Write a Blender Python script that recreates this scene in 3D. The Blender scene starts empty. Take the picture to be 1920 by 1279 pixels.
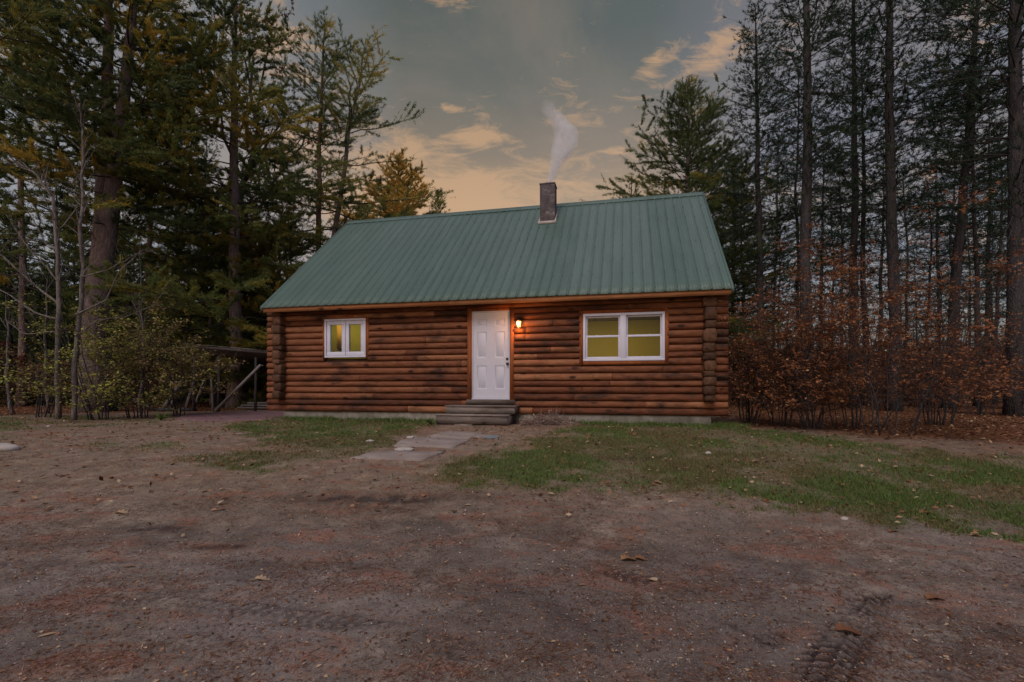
import bpy, math, random
import numpy as np
from mathutils import Vector, Matrix

SC = bpy.context.scene
COL = SC.collection
R = math.radians
rng = np.random.default_rng(7)
random.seed(7)

# ------------------------------------------------------------------ camera
FPX = 930.0                       # focal length in photo pixels (1920 wide)
HOR = 725.0                       # photo row of the horizon
EYE = 1.35
cam_d = bpy.data.cameras.new('camera')
cam_d.sensor_width = 36.0
cam_d.lens = FPX / 1920 * 36.0
cam_d.shift_y = (HOR - 639.5) / 1920
cam_d.clip_end = 2000
cam = bpy.data.objects.new('camera', cam_d)
COL.objects.link(cam)
cam.location = (0, 0, EYE)
cam.rotation_euler = (R(90), 0, 0)
SC.camera = cam

# ------------------------------------------------------------------ render look
SC.view_settings.view_transform = 'Standard'
SC.view_settings.look = 'None'
SC.view_settings.gamma = 1.0
SC.view_settings.exposure = 0.0
SC.render.engine = 'CYCLES'
SC.cycles.use_denoising = True
SC.cycles.max_bounces = 6
SC.cycles.diffuse_bounces = 4
SC.cycles.transparent_max_bounces = 12
SC.cycles.volume_step_rate = 1.0
SC.cycles.volume_bounces = 3
SC.cycles.sample_clamp_indirect = 4.0

# ------------------------------------------------------------------ world: dusk sky with broken cloud
SUN_EL, SUN_ROT = R(46), R(200)
W = bpy.data.worlds.new("World")
SC.world = W
W.use_nodes = True
nt = W.node_tree
nt.nodes.clear()


def N(t, kind, **kw):
    n = t.nodes.new(kind)
    for k, v in kw.items():
        setattr(n, k, v)
    return n


def math_n(t, op, a, b=None, c=None, clamp=False):
    n = t.nodes.new('ShaderNodeMath')
    n.operation = op
    n.use_clamp = clamp
    for i, v in enumerate((a, b, c)):
        if v is None:
            continue
        if isinstance(v, (int, float)):
            n.inputs[i].default_value = v
        else:
            t.links.new(v, n.inputs[i])
    return n.outputs[0]


def mix_n(t, f, a, b, mode='MIX'):
    n = t.nodes.new('ShaderNodeMix')
    n.data_type = 'RGBA'
    n.blend_type = mode
    n.clamp_factor = True
    for i, v in ((0, f), (6, a), (7, b)):
        if isinstance(v, (int, float)):
            n.inputs[i].default_value = v
        elif isinstance(v, tuple):
            n.inputs[i].default_value = (*v, 1) if len(v) == 3 else v
        else:
            t.links.new(v, n.inputs[i])
    return n.outputs[2]


def ramp_n(t, f, stops, interp='LINEAR'):
    n = t.nodes.new('ShaderNodeValToRGB')
    n.color_ramp.interpolation = interp
    e = n.color_ramp.elements
    while len(e) > 1:
        e.remove(e[-1])
    e[0].position = stops[0][0]
    c = stops[0][1]
    e[0].color = (*c, 1) if isinstance(c, tuple) else (c, c, c, 1)
    for p, c in stops[1:]:
        x = e.new(p)
        x.color = (*c, 1) if isinstance(c, tuple) else (c, c, c, 1)
    t.links.new(f, n.inputs[0])
    return n.outputs[0]


def noise_n(t, vec, scale, detail=4, rough=.55, dist=0.0, dim='3D'):
    n = t.nodes.new('ShaderNodeTexNoise')
    n.noise_dimensions = dim
    n.inputs['Scale'].default_value = scale
    n.inputs['Detail'].default_value = detail
    n.inputs['Roughness'].default_value = rough
    n.inputs['Distortion'].default_value = dist
    if vec is not None:
        t.links.new(vec, n.inputs['Vector'])
    return n.outputs['Fac']


def mapping_n(t, vec, loc=(0, 0, 0), rot=(0, 0, 0), scale=(1, 1, 1)):
    n = t.nodes.new('ShaderNodeMapping')
    n.inputs['Location'].default_value = loc
    n.inputs['Rotation'].default_value = rot
    n.inputs['Scale'].default_value = scale
    t.links.new(vec, n.inputs['Vector'])
    return n.outputs[0]


tc = N(nt, 'ShaderNodeTexCoord')
sep = N(nt, 'ShaderNodeSeparateXYZ')
nt.links.new(tc.outputs['Generated'], sep.inputs[0])
sx, sy, sz = sep.outputs
# clouds live on a flat layer high above: project the direction on it
zc = math_n(nt, 'MAXIMUM', sz, 0.05)
cmb = N(nt, 'ShaderNodeCombineXYZ')
nt.links.new(math_n(nt, 'DIVIDE', sx, zc), cmb.inputs[0])
nt.links.new(math_n(nt, 'DIVIDE', sy, zc), cmb.inputs[1])
layer = cmb.outputs[0]
base = ramp_n(nt, sz, [(0.0, (.31, .22, .21)), (.22, (.35, .225, .14)), (.34, (.42, .25, .10)),
                       (.42, (.215, .148, .078)), (.50, (.128, .108, .066)), (.58, (.078, .080, .054)), (.70, (.064, .074, .060)),
                       (1.0, (.18, .21, .24))])
# away from the glow the cloud turns lavender grey
side = ramp_n(nt, sx, [(.0, 0.0), (.22, .05), (.42, .9), (.8, 1.0)])
base = mix_n(nt, side, base, (.150, .142, .165))
sideL = ramp_n(nt, math_n(nt, 'MULTIPLY', sx, -1.0), [(.18, 0.0), (.5, .75), (.8, 1.0)])
base = mix_n(nt, sideL, base, (.25, .265, .31))
broad = noise_n(nt, mapping_n(nt, layer, (3.1, 1.7, 0), (0, 0, R(25)), (1.1, .7, 1)), 1.3, 6, .6, .5)
base = mix_n(nt, math_n(nt, 'MULTIPLY', ramp_n(nt, broad, [(.42, 0.0), (.66, 1.0)]), .45), base, (.25, .18, .11))
# direction on a far upright plane ahead: single clouds are placed there
yc = math_n(nt, 'MAXIMUM', sy, 0.08)
cg = N(nt, 'ShaderNodeCombineXYZ')
nt.links.new(math_n(nt, 'DIVIDE', sx, yc), cg.inputs[0])
nt.links.new(math_n(nt, 'DIVIDE', sz, yc), cg.inputs[1])
gn = cg.outputs[0]
tex = noise_n(nt, mapping_n(nt, gn, rot=(0, 0, R(-12)), scale=(1, 2.6, 1)), 11, 9, .70, .9)
tex2 = noise_n(nt, mapping_n(nt, gn, (3, 1, 0), scale=(1, 1.5, 1)), 3.0, 6, .6, .4)
total = None
for px, py, rx, ry, ro, st in ((1238, 108, 75, 24, 38, 1.0), (1345, 98, 70, 36, 22, 1.0), (905, 262, 100, 30, -8, .9), (845, 322, 105, 20, 3, .9),
                               (820, 4, 95, 20, -8, .8), (830, 390, 230, 85, 0, 1.9), (760, 300, 120, 60, 0, 1.0), (843, 203, 36, 9, -8, .8), (1155, 282, 34, 9, 3, .8), (740, 150, 70, 60, 20, .35),
                               (1210, 170, 60, 20, 25, .4), (960, 300, 90, 40, 0, .35), (530, 90, 60, 90, 60, .7), (560, 280, 90, 60, 10, .9), (1560, 350, 200, 30, 3, .5), (1100, 330, 120, 60, 0, .3), (30, 90, 60, 40, 10, .6)):
    u0, v0 = (px - 960) / FPX, (HOR - py) / FPX
    mp = N(nt, 'ShaderNodeMapping', vector_type='TEXTURE')
    mp.inputs['Location'].default_value = (u0, v0, 0)
    mp.inputs['Rotation'].default_value = (0, 0, R(ro))
    mp.inputs['Scale'].default_value = (rx / FPX * 1.6, ry / FPX * 1.6, 1)
    nt.links.new(gn, mp.inputs['Vector'])
    ln = N(nt, 'ShaderNodeVectorMath', operation='LENGTH')
    nt.links.new(mp.outputs[0], ln.inputs[0])
    g = ramp_n(nt, ln.outputs['Value'], [(0.0, st), (1.0, 0.0)], 'EASE')
    total = g if total is None else math_n(nt, 'MAXIMUM', total, g)
cm = ramp_n(nt, math_n(nt, 'ADD', math_n(nt, 'MULTIPLY', total, .26), math_n(nt, 'ADD', math_n(nt, 'MULTIPLY', tex, .85), math_n(nt, 'MULTIPLY', tex2, .60))), [(.80, 0.0), (1.30, 1.0)])
front = math_n(nt, 'MULTIPLY', math_n(nt, 'GREATER_THAN', sy, .1), ramp_n(nt, sz, [(.06, 0.0), (.2, 1.0)]))
cm = math_n(nt, 'MULTIPLY', cm, front)
base = mix_n(nt, math_n(nt, 'MULTIPLY', cm, .68), base, (.56, .315, .13))
# the half of the sky behind the photographer and overhead is still bright
back = ramp_n(nt, math_n(nt, 'ADD', math_n(nt, 'MULTIPLY', sy, -.5), .5), [(.25, 0.0), (.62, 1.0)])
zen = ramp_n(nt, sz, [(.66, 0.0), (.90, 1.0)])
back = math_n(nt, 'MAXIMUM', back, zen)
base = mix_n(nt, back, base, mix_n(nt, zen, (.22, .215, .31), (.56, .54, .64)))
bg = N(nt, 'ShaderNodeBackground')
nt.links.new(base, bg.inputs[0])
bg.inputs[1].default_value = 1.0
sky = N(nt, 'ShaderNodeTexSky', sky_type='NISHITA')
sky.sun_disc = False
sky.sun_elevation = R(4)
sky.air_density = .6
sky.ozone_density = .5
sky.dust_density = 1.5
sky.sun_rotation = SUN_ROT
bg2 = N(nt, 'ShaderNodeBackground')
nt.links.new(sky.outputs[0], bg2.inputs[0])
bg2.inputs[1].default_value = 0.05
add = N(nt, 'ShaderNodeAddShader')
wo = N(nt, 'ShaderNodeOutputWorld')
nt.links.new(bg.outputs[0], add.inputs[0])
nt.links.new(bg2.outputs[0], add.inputs[1])
nt.links.new(add.outputs[0], wo.inputs[0])

# ------------------------------------------------------------------ soft low sun through thin cloud
sd = bpy.data.lights.new('sun', 'SUN')
sd.energy = 1.6
sd.angle = R(25)
sd.color = (1.0, .90, .86)
sun = bpy.data.objects.new('sun', sd)
COL.objects.link(sun)
# light comes from behind the photographer, slightly right
sv = Vector((math.sin(SUN_ROT) * math.cos(SUN_EL), math.cos(SUN_ROT) * math.cos(SUN_EL), math.sin(SUN_EL)))
sun.rotation_euler = sv.to_track_quat('Z', 'Y').to_euler()


# ================================================================== helpers
def tag(o, label=None, cat=None, group=None, kind=None):
    if label:
        o['label'] = label
    if cat:
        o['category'] = cat
    if group:
        o['group'] = group
    if kind:
        o['kind'] = kind
    return o


def empty(name, loc=(0, 0, 0), rz=0.0):
    o = bpy.data.objects.new(name, None)
    o.location = loc
    o.rotation_euler = (0, 0, rz)
    o.empty_display_size = .2
    COL.objects.link(o)
    return o


def copy_tree(o, parent=None):
    c = o.copy()
    COL.objects.link(c)
    c.parent = parent
    for ch in list(o.children):
        copy_tree(ch, c)
    return c


class MB:
    """collects vertices and faces (numpy) and links them as ONE mesh object"""
    def __init__(s):
        s.v = []; s.f3 = []; s.f4 = []; s.t = []; s.n = 0; s.ng = []

    def add(s, v, f3=None, f4=None, tint=None):
        v = np.asarray(v, float).reshape(-1, 3)
        if f3 is not None and len(f3):
            s.f3.append(np.asarray(f3, np.int64).reshape(-1, 3) + s.n)
        if f4 is not None and len(f4):
            s.f4.append(np.asarray(f4, np.int64).reshape(-1, 4) + s.n)
        if tint is None:
            tint = 0.5
        s.t.append(np.broadcast_to(np.asarray(tint, float), (len(v),)))
        s.v.append(v)
        s.n += len(v)

    def box(s, x0, x1, y0, y1, z0, z1, tint=None, rot=None, jit=0.0):
        v = np.array([[x, y, z] for z in (z0, z1) for y in (y0, y1) for x in (x0, x1)], float)
        if jit:
            v += rng.normal(0, jit, v.shape)
        if rot is not None:
            M, c = rot
            v = (v - c) @ M.T + c
        f = [(0, 2, 3, 1), (4, 5, 7, 6), (0, 1, 5, 4), (2, 6, 7, 3), (0, 4, 6, 2), (1, 3, 7, 5)]
        s.add(v, f4=f, tint=tint)
        return s

    def tube(s, P, rad, sides=6, cap=True, tint=None, flat=1.0, rough=0.0):
        P = np.asarray(P, float)
        n = len(P)
        rad = np.broadcast_to(np.asarray(rad, float), (n,))
        T = np.gradient(P, axis=0)
        T /= np.linalg.norm(T, axis=1)[:, None] + 1e-9
        ref = np.array([0, 0, 1.0]) if abs(T[0, 2]) < .8 else np.array([1.0, 0, 0])
        A = np.cross(T, ref); A /= np.linalg.norm(A, axis=1)[:, None] + 1e-9
        B = np.cross(T, A)
        ang = np.linspace(0, 2 * math.pi, sides, endpoint=False)
        rr = rad[:, None] * np.ones((1, sides))
        if rough:
            rr = rr * (1 + rng.normal(0, rough, (n, sides)))
        V = P[:, None, :] + rr[..., None] * (np.cos(ang)[None, :, None] * A[:, None, :] + flat * np.sin(ang)[None, :, None] * B[:, None, :])
        i = np.arange(n - 1)[:, None] * sides
        j = np.arange(sides)[None, :]
        k = (j + 1) % sides
        F = np.stack([i + j, i + k, i + k + sides, i + j + sides], -1).reshape(-1, 4)
        V = V.reshape(-1, 3)
        f3 = []
        if cap:
            V = np.vstack([V, P[0], P[-1]])
            a, b = n * sides, n * sides + 1
            f3 = [(a, (q + 1) % sides, q) for q in range(sides)] + [(b, (n - 1) * sides + q, (n - 1) * sides + (q + 1) % sides) for q in range(sides)]
        tt = tint
        if tint is not None and np.ndim(tint) == 1 and len(tint) == n:
            tt = np.repeat(tint, sides)
            if cap:
                tt = np.append(tt, [tint[0], tint[-1]])
        s.add(V, f3=f3, f4=F, tint=tt)
        return s

    def sticks(s, P0, P1, r0, r1, tint=None):
        """many straight three-sided twigs at once"""
        P0 = np.asarray(P0, float); P1 = np.asarray(P1, float)
        m = len(P0)
        if not m:
            return s
        T = P1 - P0
        T /= np.linalg.norm(T, axis=1)[:, None] + 1e-9
        ref = np.where(np.abs(T[:, 2:3]) < .8, np.array([[0, 0, 1.0]]), np.array([[1.0, 0, 0]]))
        A = np.cross(T, ref); A /= np.linalg.norm(A, axis=1)[:, None] + 1e-9
        B = np.cross(T, A)
        r0 = np.broadcast_to(r0, (m,))[:, None]; r1 = np.broadcast_to(r1, (m,))[:, None]
        V = []
        for rr, P in ((r0, P0), (r1, P1)):
            for a in (0, 2.0944, 4.1888):
                V.append(P + rr * (math.cos(a) * A + math.sin(a) * B))
        V = np.stack(V, 1)
        o = np.arange(m)[:, None] * 6
        F = np.concatenate([o + np.array([[0, 1, 4, 3]]), o + np.array([[1, 2, 5, 4]]), o + np.array([[2, 0, 3, 5]])], 0)
        s.add(V.reshape(-1, 3), f4=F, tint=None if tint is None else np.repeat(np.broadcast_to(tint, (m,)), 6))
        return s

    def blades(s, P, D, L, Wd, tint=None, U=None):
        """thin triangles: base at P, pointing along D"""
        m = len(P)
        if not m:
            return s
        D = D / (np.linalg.norm(D, axis=1)[:, None] + 1e-9)
        if U is None:
            U = rng.normal(0, 1, (m, 3))
        S = np.cross(D, U); S /= np.linalg.norm(S, axis=1)[:, None] + 1e-9
        L = np.broadcast_to(L, (m,))[:, None]; Wd = np.broadcast_to(Wd, (m,))[:, None]
        V = np.stack([P - S * Wd / 2, P + S * Wd / 2, P + D * L], 1).reshape(-1, 3)
        s.add(V, f3=np.arange(3 * m).reshape(-1, 3), tint=None if tint is None else np.repeat(np.broadcast_to(tint, (m,)), 3))
        return s

    def leaves(s, P, D, U, L, Wd, tint=None, fold=.15):
        """folded leaf: 4 points, 2 triangles along the midrib"""
        m = len(P)
        if not m:
            return s
        D = D / (np.linalg.norm(D, axis=1)[:, None] + 1e-9)
        S = np.cross(D, U); S /= np.linalg.norm(S, axis=1)[:, None] + 1e-9
        Nn = np.cross(S, D)
        L = np.broadcast_to(L, (m,))[:, None]; Wd = np.broadcast_to(Wd, (m,))[:, None]
        a = P; b = P + D * L
        mid = P + D * L * .45 + Nn * Wd * fold
        V = np.stack([a, mid + S * Wd / 2, b, mid - S * Wd / 2], 1).reshape(-1, 3)
        o = np.arange(m)[:, None] * 4
        F = np.concatenate([o + np.array([[0, 1, 2]]), o + np.array([[0, 2, 3]])], 0)
        s.add(V, f3=F, tint=None if tint is None else np.repeat(np.broadcast_to(tint, (m,)), 4))
        return s

    def mesh(s, name):
        me = bpy.data.meshes.new(name)
        V = np.concatenate(s.v).astype(np.float32)
        me.vertices.add(len(V)); me.vertices.foreach_set('co', V.ravel())
        f3 = np.concatenate(s.f3) if s.f3 else np.zeros((0, 3), np.int64)
        f4 = np.concatenate(s.f4) if s.f4 else np.zeros((0, 4), np.int64)
        loops = np.concatenate([f3.ravel(), f4.ravel()]).astype(np.int32)
        me.loops.add(len(loops)); me.loops.foreach_set('vertex_index', loops)
        n3, n4 = len(f3), len(f4)
        st = np.concatenate([np.arange(n3) * 3, 3 * n3 + np.arange(n4) * 4]).astype(np.int32)
        me.polygons.add(n3 + n4); me.polygons.foreach_set('loop_start', st)
        me.update(calc_edges=True)
        me.validate()
        a = me.attributes.new('tint', 'FLOAT', 'POINT')
        a.data.foreach_set('value', np.concatenate(s.t).astype(np.float32))
        return me

    def build(s, name, mat, parent=None, smooth=False, bevel=0.0, loc=None):
        me = s.mesh(name)
        me.materials.append(mat)
        if smooth:
            me.polygons.foreach_set('use_smooth', np.ones(len(me.polygons), bool))
        o = bpy.data.objects.new(name, me)
        COL.objects.link(o)
        o.parent = parent
        if loc is not None:
            o.location = loc
        if bevel:
            m = o.modifiers.new('bevel', 'BEVEL')
            m.width = bevel; m.segments = 2; m.limit_method = 'ANGLE'
        return o


def smoothstep(a, b, x):
    t = np.clip((x - a) / (b - a), 0, 1)
    return t * t * (3 - 2 * t)


def vnoise(x, y, seed=0):
    """cheap smooth value noise, vectorised"""
    x = np.asarray(x, float); y = np.asarray(y, float)
    xi = np.floor(x).astype(np.int64); yi = np.floor(y).astype(np.int64)
    fx = x - xi; fy = y - yi
    fx = fx * fx * (3 - 2 * fx); fy = fy * fy * (3 - 2 * fy)

    def h(a, b):
        n = (a * 374761393 + b * 668265263 + seed * 1442695041) & 0xffffffff
        n = ((n ^ (n >> 13)) * 1274126177) & 0xffffffff
        return ((n ^ (n >> 16)) & 0xffff) / 65535.0
    return (h(xi, yi) * (1 - fx) + h(xi + 1, yi) * fx) * (1 - fy) + (h(xi, yi + 1) * (1 - fx) + h(xi + 1, yi + 1) * fx) * fy


def fbm(x, y, seed=0, o=4):
    s = 0; a = .5; t = 0
    for i in range(o):
        s = s + a * vnoise(np.asarray(x) * 2 ** i, np.asarray(y) * 2 ** i, seed + i * 17)
        t += a; a *= .55
    return s / t


def ground_z(x, y):
    x = np.asarray(x, float); y = np.asarray(y, float)
    z = .5 * smoothstep(2.8, 10.3, y)
    z = z + .10 * (fbm(x * .35, y * .35, 3) - .5) * smoothstep(2, 7, y) * (1 - smoothstep(8.5, 10, y) * smoothstep(-7, -6, x) * (1 - smoothstep(5.5, 6.5, x)))
    z = z + .6 * smoothstep(26, 80, np.hypot(x, y)) * fbm(x * .05, y * .05, 9)
    return z


def gpt(px, py):
    """where the sight line through a photo pixel meets the ground"""
    u = (px - 960) / FPX; v = (HOR - py) / FPX
    s = 1.0
    lo, hi = .8, 60.0
    for _ in range(50):
        s = (lo + hi) / 2
        if EYE + s * v > float(ground_z(u * s, s)):
            lo = s
        else:
            hi = s
    return u * s, s, float(ground_z(u * s, s))


def at(px, dist):
    x = (px - 960) / FPX * dist
    return (x, dist, float(ground_z(x, dist)))


def zat(py, dist):
    return EYE + (HOR - py) / FPX * dist


# ================================================================== materials
def mat(name, rough=.8, spec=.3):
    m = bpy.data.materials.new(name)
    m.use_nodes = True
    t = m.node_tree
    b = t.nodes['Principled BSDF']
    b.inputs['Roughness'].default_value = rough
    b.inputs['Specular IOR Level'].default_value = spec
    return m, t, b


def bump(t, b, h, strength=.4, dist=.02):
    n = t.nodes.new('ShaderNodeBump')
    n.inputs['Strength'].default_value = strength
    n.inputs['Distance'].default_value = dist
    t.links.new(h, n.inputs['Height'])
    t.links.new(n.outputs[0], b.inputs['Normal'])


def obj_vec(t):
    return t.nodes.new('ShaderNodeTexCoord').outputs['Object']


def attr(t, name='tint'):
    n = t.nodes.new('ShaderNodeAttribute')
    n.attribute_name = name
    return n.outputs['Fac']


def simple(name, col, rough=.7, var=.25, scale=6, spec=.3, bstr=.2, metallic=0):
    m, t, b = mat(name, rough, spec)
    v = obj_vec(t)
    n = noise_n(t, v, scale, 6, .65)
    c0 = tuple(max(0, c * (1 - var)) for c in col); c1 = tuple(min(1, c * (1 + var)) for c in col)
    t.links.new(ramp_n(t, n, [(.3, c0), (.7, c1)]), b.inputs['Base Color'])
    b.inputs['Metallic'].default_value = metallic
    if bstr:
        bump(t, b, noise_n(t, v, scale * 4, 4), bstr, .01)
    return m


def bark(name, c0, c1, scale=17):
    m, t, b = mat(name, .95, .15)
    v = obj_vec(t)
    mv = mapping_n(t, v, scale=(1, 1, .22))
    vo = t.nodes.new('ShaderNodeTexVoronoi')
    vo.feature = 'DISTANCE_TO_EDGE'
    vo.inputs['Scale'].default_value = scale
    wv = t.nodes.new('ShaderNodeVectorMath'); wv.operation = 'ADD'
    nz = t.nodes.new('ShaderNodeTexNoise'); nz.inputs['Scale'].default_value = 3; t.links.new(v, nz.inputs['Vector'])
    t.links.new(mv, wv.inputs[0]); t.links.new(mix_n(t, .82, nz.outputs['Color'], (0, 0, 0)), wv.inputs[1])
    t.links.new(wv.outputs[0], vo.inputs['Vector'])
    n = noise_n(t, mv, scale * .7, 6, .7)
    n2 = noise_n(t, v, 1.2, 3)
    c = ramp_n(t, n, [(.3, c0), (.72, c1)])
    c = mix_n(t, math_n(t, 'MULTIPLY', ramp_n(t, n2, [(.5, 0.), (.7, 1.)]), .35), c, (.06, .075, .05))
    c = mix_n(t, ramp_n(t, vo.outputs['Distance'], [(0, .55), (.10, 0.)]), c, tuple(x * .5 for x in c0))
    t.links.new(c, b.inputs['Base Color'])
    bump(t, b, vo.outputs['Distance'], .9, .04)
    return m


def foliage(name, stops, trans=.40, rough=.6):
    """colour follows the leaf's own 'tint' value"""
    m = bpy.data.materials.new(name)
    m.use_nodes = True
    t = m.node_tree
    t.nodes.clear()
    f = attr(t)
    nz = noise_n(t, obj_vec(t), 1.3, 3, .6)
    f = math_n(t, 'ADD', math_n(t, 'MULTIPLY', math_n(t, 'SUBTRACT', nz, .5), .5), f)
    c = ramp_n(t, f, stops)
    d = N(t, 'ShaderNodeBsdfPrincipled')
    d.inputs['Roughness'].default_value = rough
    d.inputs['Specular IOR Level'].default_value = .2
    tr = N(t, 'ShaderNodeBsdfTranslucent')
    t.links.new(c, d.inputs['Base Color']); t.links.new(c, tr.inputs['Color'])
    mx = N(t, 'ShaderNodeMixShader')
    mx.inputs[0].default_value = trans
    t.links.new(d.outputs[0], mx.inputs[1]); t.links.new(tr.outputs[0], mx.inputs[2])
    o = N(t, 'ShaderNodeOutputMaterial')
    t.links.new(mx.outputs[0], o.inputs[0])
    return m


M = {}
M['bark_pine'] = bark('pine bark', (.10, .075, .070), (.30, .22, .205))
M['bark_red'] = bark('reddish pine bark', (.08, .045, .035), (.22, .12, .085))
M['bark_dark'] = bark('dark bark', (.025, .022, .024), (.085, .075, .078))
M['bark_pale'] = bark('pale smooth bark', (.085, .072, .068), (.21, .18, .165), 7)
M['twig'] = simple('twig wood', (.040, .030, .028), .9, .4, 12, bstr=0)
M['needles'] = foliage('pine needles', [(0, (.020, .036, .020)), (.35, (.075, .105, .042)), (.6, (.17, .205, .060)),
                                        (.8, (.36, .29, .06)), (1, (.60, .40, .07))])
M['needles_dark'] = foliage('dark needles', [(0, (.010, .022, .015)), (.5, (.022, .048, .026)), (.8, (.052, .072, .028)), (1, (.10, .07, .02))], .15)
M['needles_gold'] = foliage('golden needles', [(0, (.14, .13, .04)), (.4, (.50, .33, .07)), (.8, (.8, .46, .09)), (1, (.85, .55, .14))], .5)
M['leaf_rust'] = foliage('rust beech leaves', [(0, (.08, .042, .027)), (.4, (.22, .090, .045)), (.75, (.40, .17, .065)), (1, (.46, .28, .14))], .3)
M['leaf_yellow'] = foliage('yellow green leaves', [(0, (.14, .09, .05)), (.4, (.29, .20, .09)), (.6, (.30, .27, .07)), (1, (.42, .46, .08))], .3)
M['leaf_brown'] = foliage('brown red leaves', [(0, (.06, .025, .018)), (.5, (.16, .06, .035)), (1, (.28, .12, .06))], .3)
M['grass'] = foliage('grass blades', [(0, (.16, .12, .06)), (.3, (.20, .17, .07)), (.55, (.095, .135, .04)), (1, (.12, .19, .045))], .3)


# ================================================================== tree builders
def unit(v):
    return v / (np.linalg.norm(v, axis=-1, keepdims=True) + 1e-9)


def tuft(fol, P, D, n, L, Wd, tint, spread=.75):
    """n needles bunches at each P, roughly along D"""
    m = len(P)
    if not m:
        return
    P = np.repeat(P, n, 0); D = np.repeat(D, n, 0)
    D = unit(unit(D) + rng.normal(0, spread, D.shape) * .6 + np.array([0, 0, .32]))
    fol.blades(P + rng.normal(0, .012, P.shape), D, rng.uniform(.65, 1.15, len(P)) * L, Wd,
               tint=np.repeat(np.broadcast_to(tint, (m,)), n) + rng.normal(0, .05, len(P)))


def branch_path(p0, az, el, L, curve, n=7, wob=.05):
    s = np.linspace(0, 1, n)
    d = np.array([math.cos(az), math.sin(az)])
    hor = L * (s * math.cos(el))
    zz = L * (s * math.sin(el) + curve * s ** 2)
    side = np.cumsum(rng.normal(0, wob * L / n, n))
    side[0] = 0
    P = np.zeros((n, 3))
    P[:, 0] = p0[0] + hor * d[0] - side * d[1]
    P[:, 1] = p0[1] + hor * d[1] + side * d[0]
    P[:, 2] = p0[2] + zz + np.concatenate([[0], np.cumsum(rng.normal(0, wob * .6 * L / n, n - 1))])
    return P


def interp(P, s):
    n = len(P) - 1
    q = np.clip(np.asarray(s) * n, 0, n - 1e-6)
    i = q.astype(int); f = (q - i)[..., None]
    return P[i] * (1 - f) + P[i + 1] * f


def pine_branch(wood, fol, P, L, fol_from, dens, nl, nw, tint, flat=.25, subs=None, ang=52, p_sub=.9, nblade=5, r0=None):
    r0 = r0 or .006 + .0065 * L
    wood.tube(P, np.linspace(r0, .004, len(P)), 4, cap=False)
    ns = subs or max(4, int(L * 5.5))
    ss = np.linspace(max(.12, fol_from - .08), .97, ns) + rng.uniform(-.02, .02, ns)
    ss = ss[rng.random(ns) < p_sub]
    if len(ss):
        base = interp(P, ss)
        tan = unit(interp(P, ss + .04) - interp(P, ss - .04))
        sgn = np.where(np.arange(len(ss)) % 2 == 0, 1, -1)
        up = np.array([0, 0, 1.0])
        side = unit(np.cross(tan, up)) * sgn[:, None]
        a = R(ang) + rng.normal(0, .2, len(ss))
        D = unit(tan * np.cos(a)[:, None] + side * np.sin(a)[:, None] + up * (rng.normal(.12, flat, len(ss)))[:, None])
        sl = L * (.40 - .24 * ss) * rng.uniform(.6, 1.25, len(ss)) + .12
        tip = base + D * sl[:, None] + up * (sl * .08)[:, None]
        wood.sticks(base, tip, .004, .0015)
        # needles along each side twig
        clump = rng.uniform(0, 1, len(ss)) ** 1.5 * 2.4
        k = np.maximum(2, (sl * dens * 17 * clump).astype(int))
        idx = np.repeat(np.arange(len(ss)), k)
        q = rng.uniform(.22, 1.02, len(idx))
        PP = base[idx] + (tip - base)[idx] * q[:, None]
        tt = tint + rng.normal(0, .07, len(ss))[idx]
        tuft(fol, PP + rng.normal(0, .03, PP.shape), D[idx], nblade, nl, nw, tt)
    k = int(L * (1 - fol_from) * dens * 14) + 3
    q = rng.uniform(fol_from, 1, k)
    PP = interp(P, q)
    tuft(fol, PP + rng.normal(0, .02, PP.shape), unit(interp(P, q + .03) - interp(P, q - .03)), nblade, nl, nw, tint)


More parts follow.
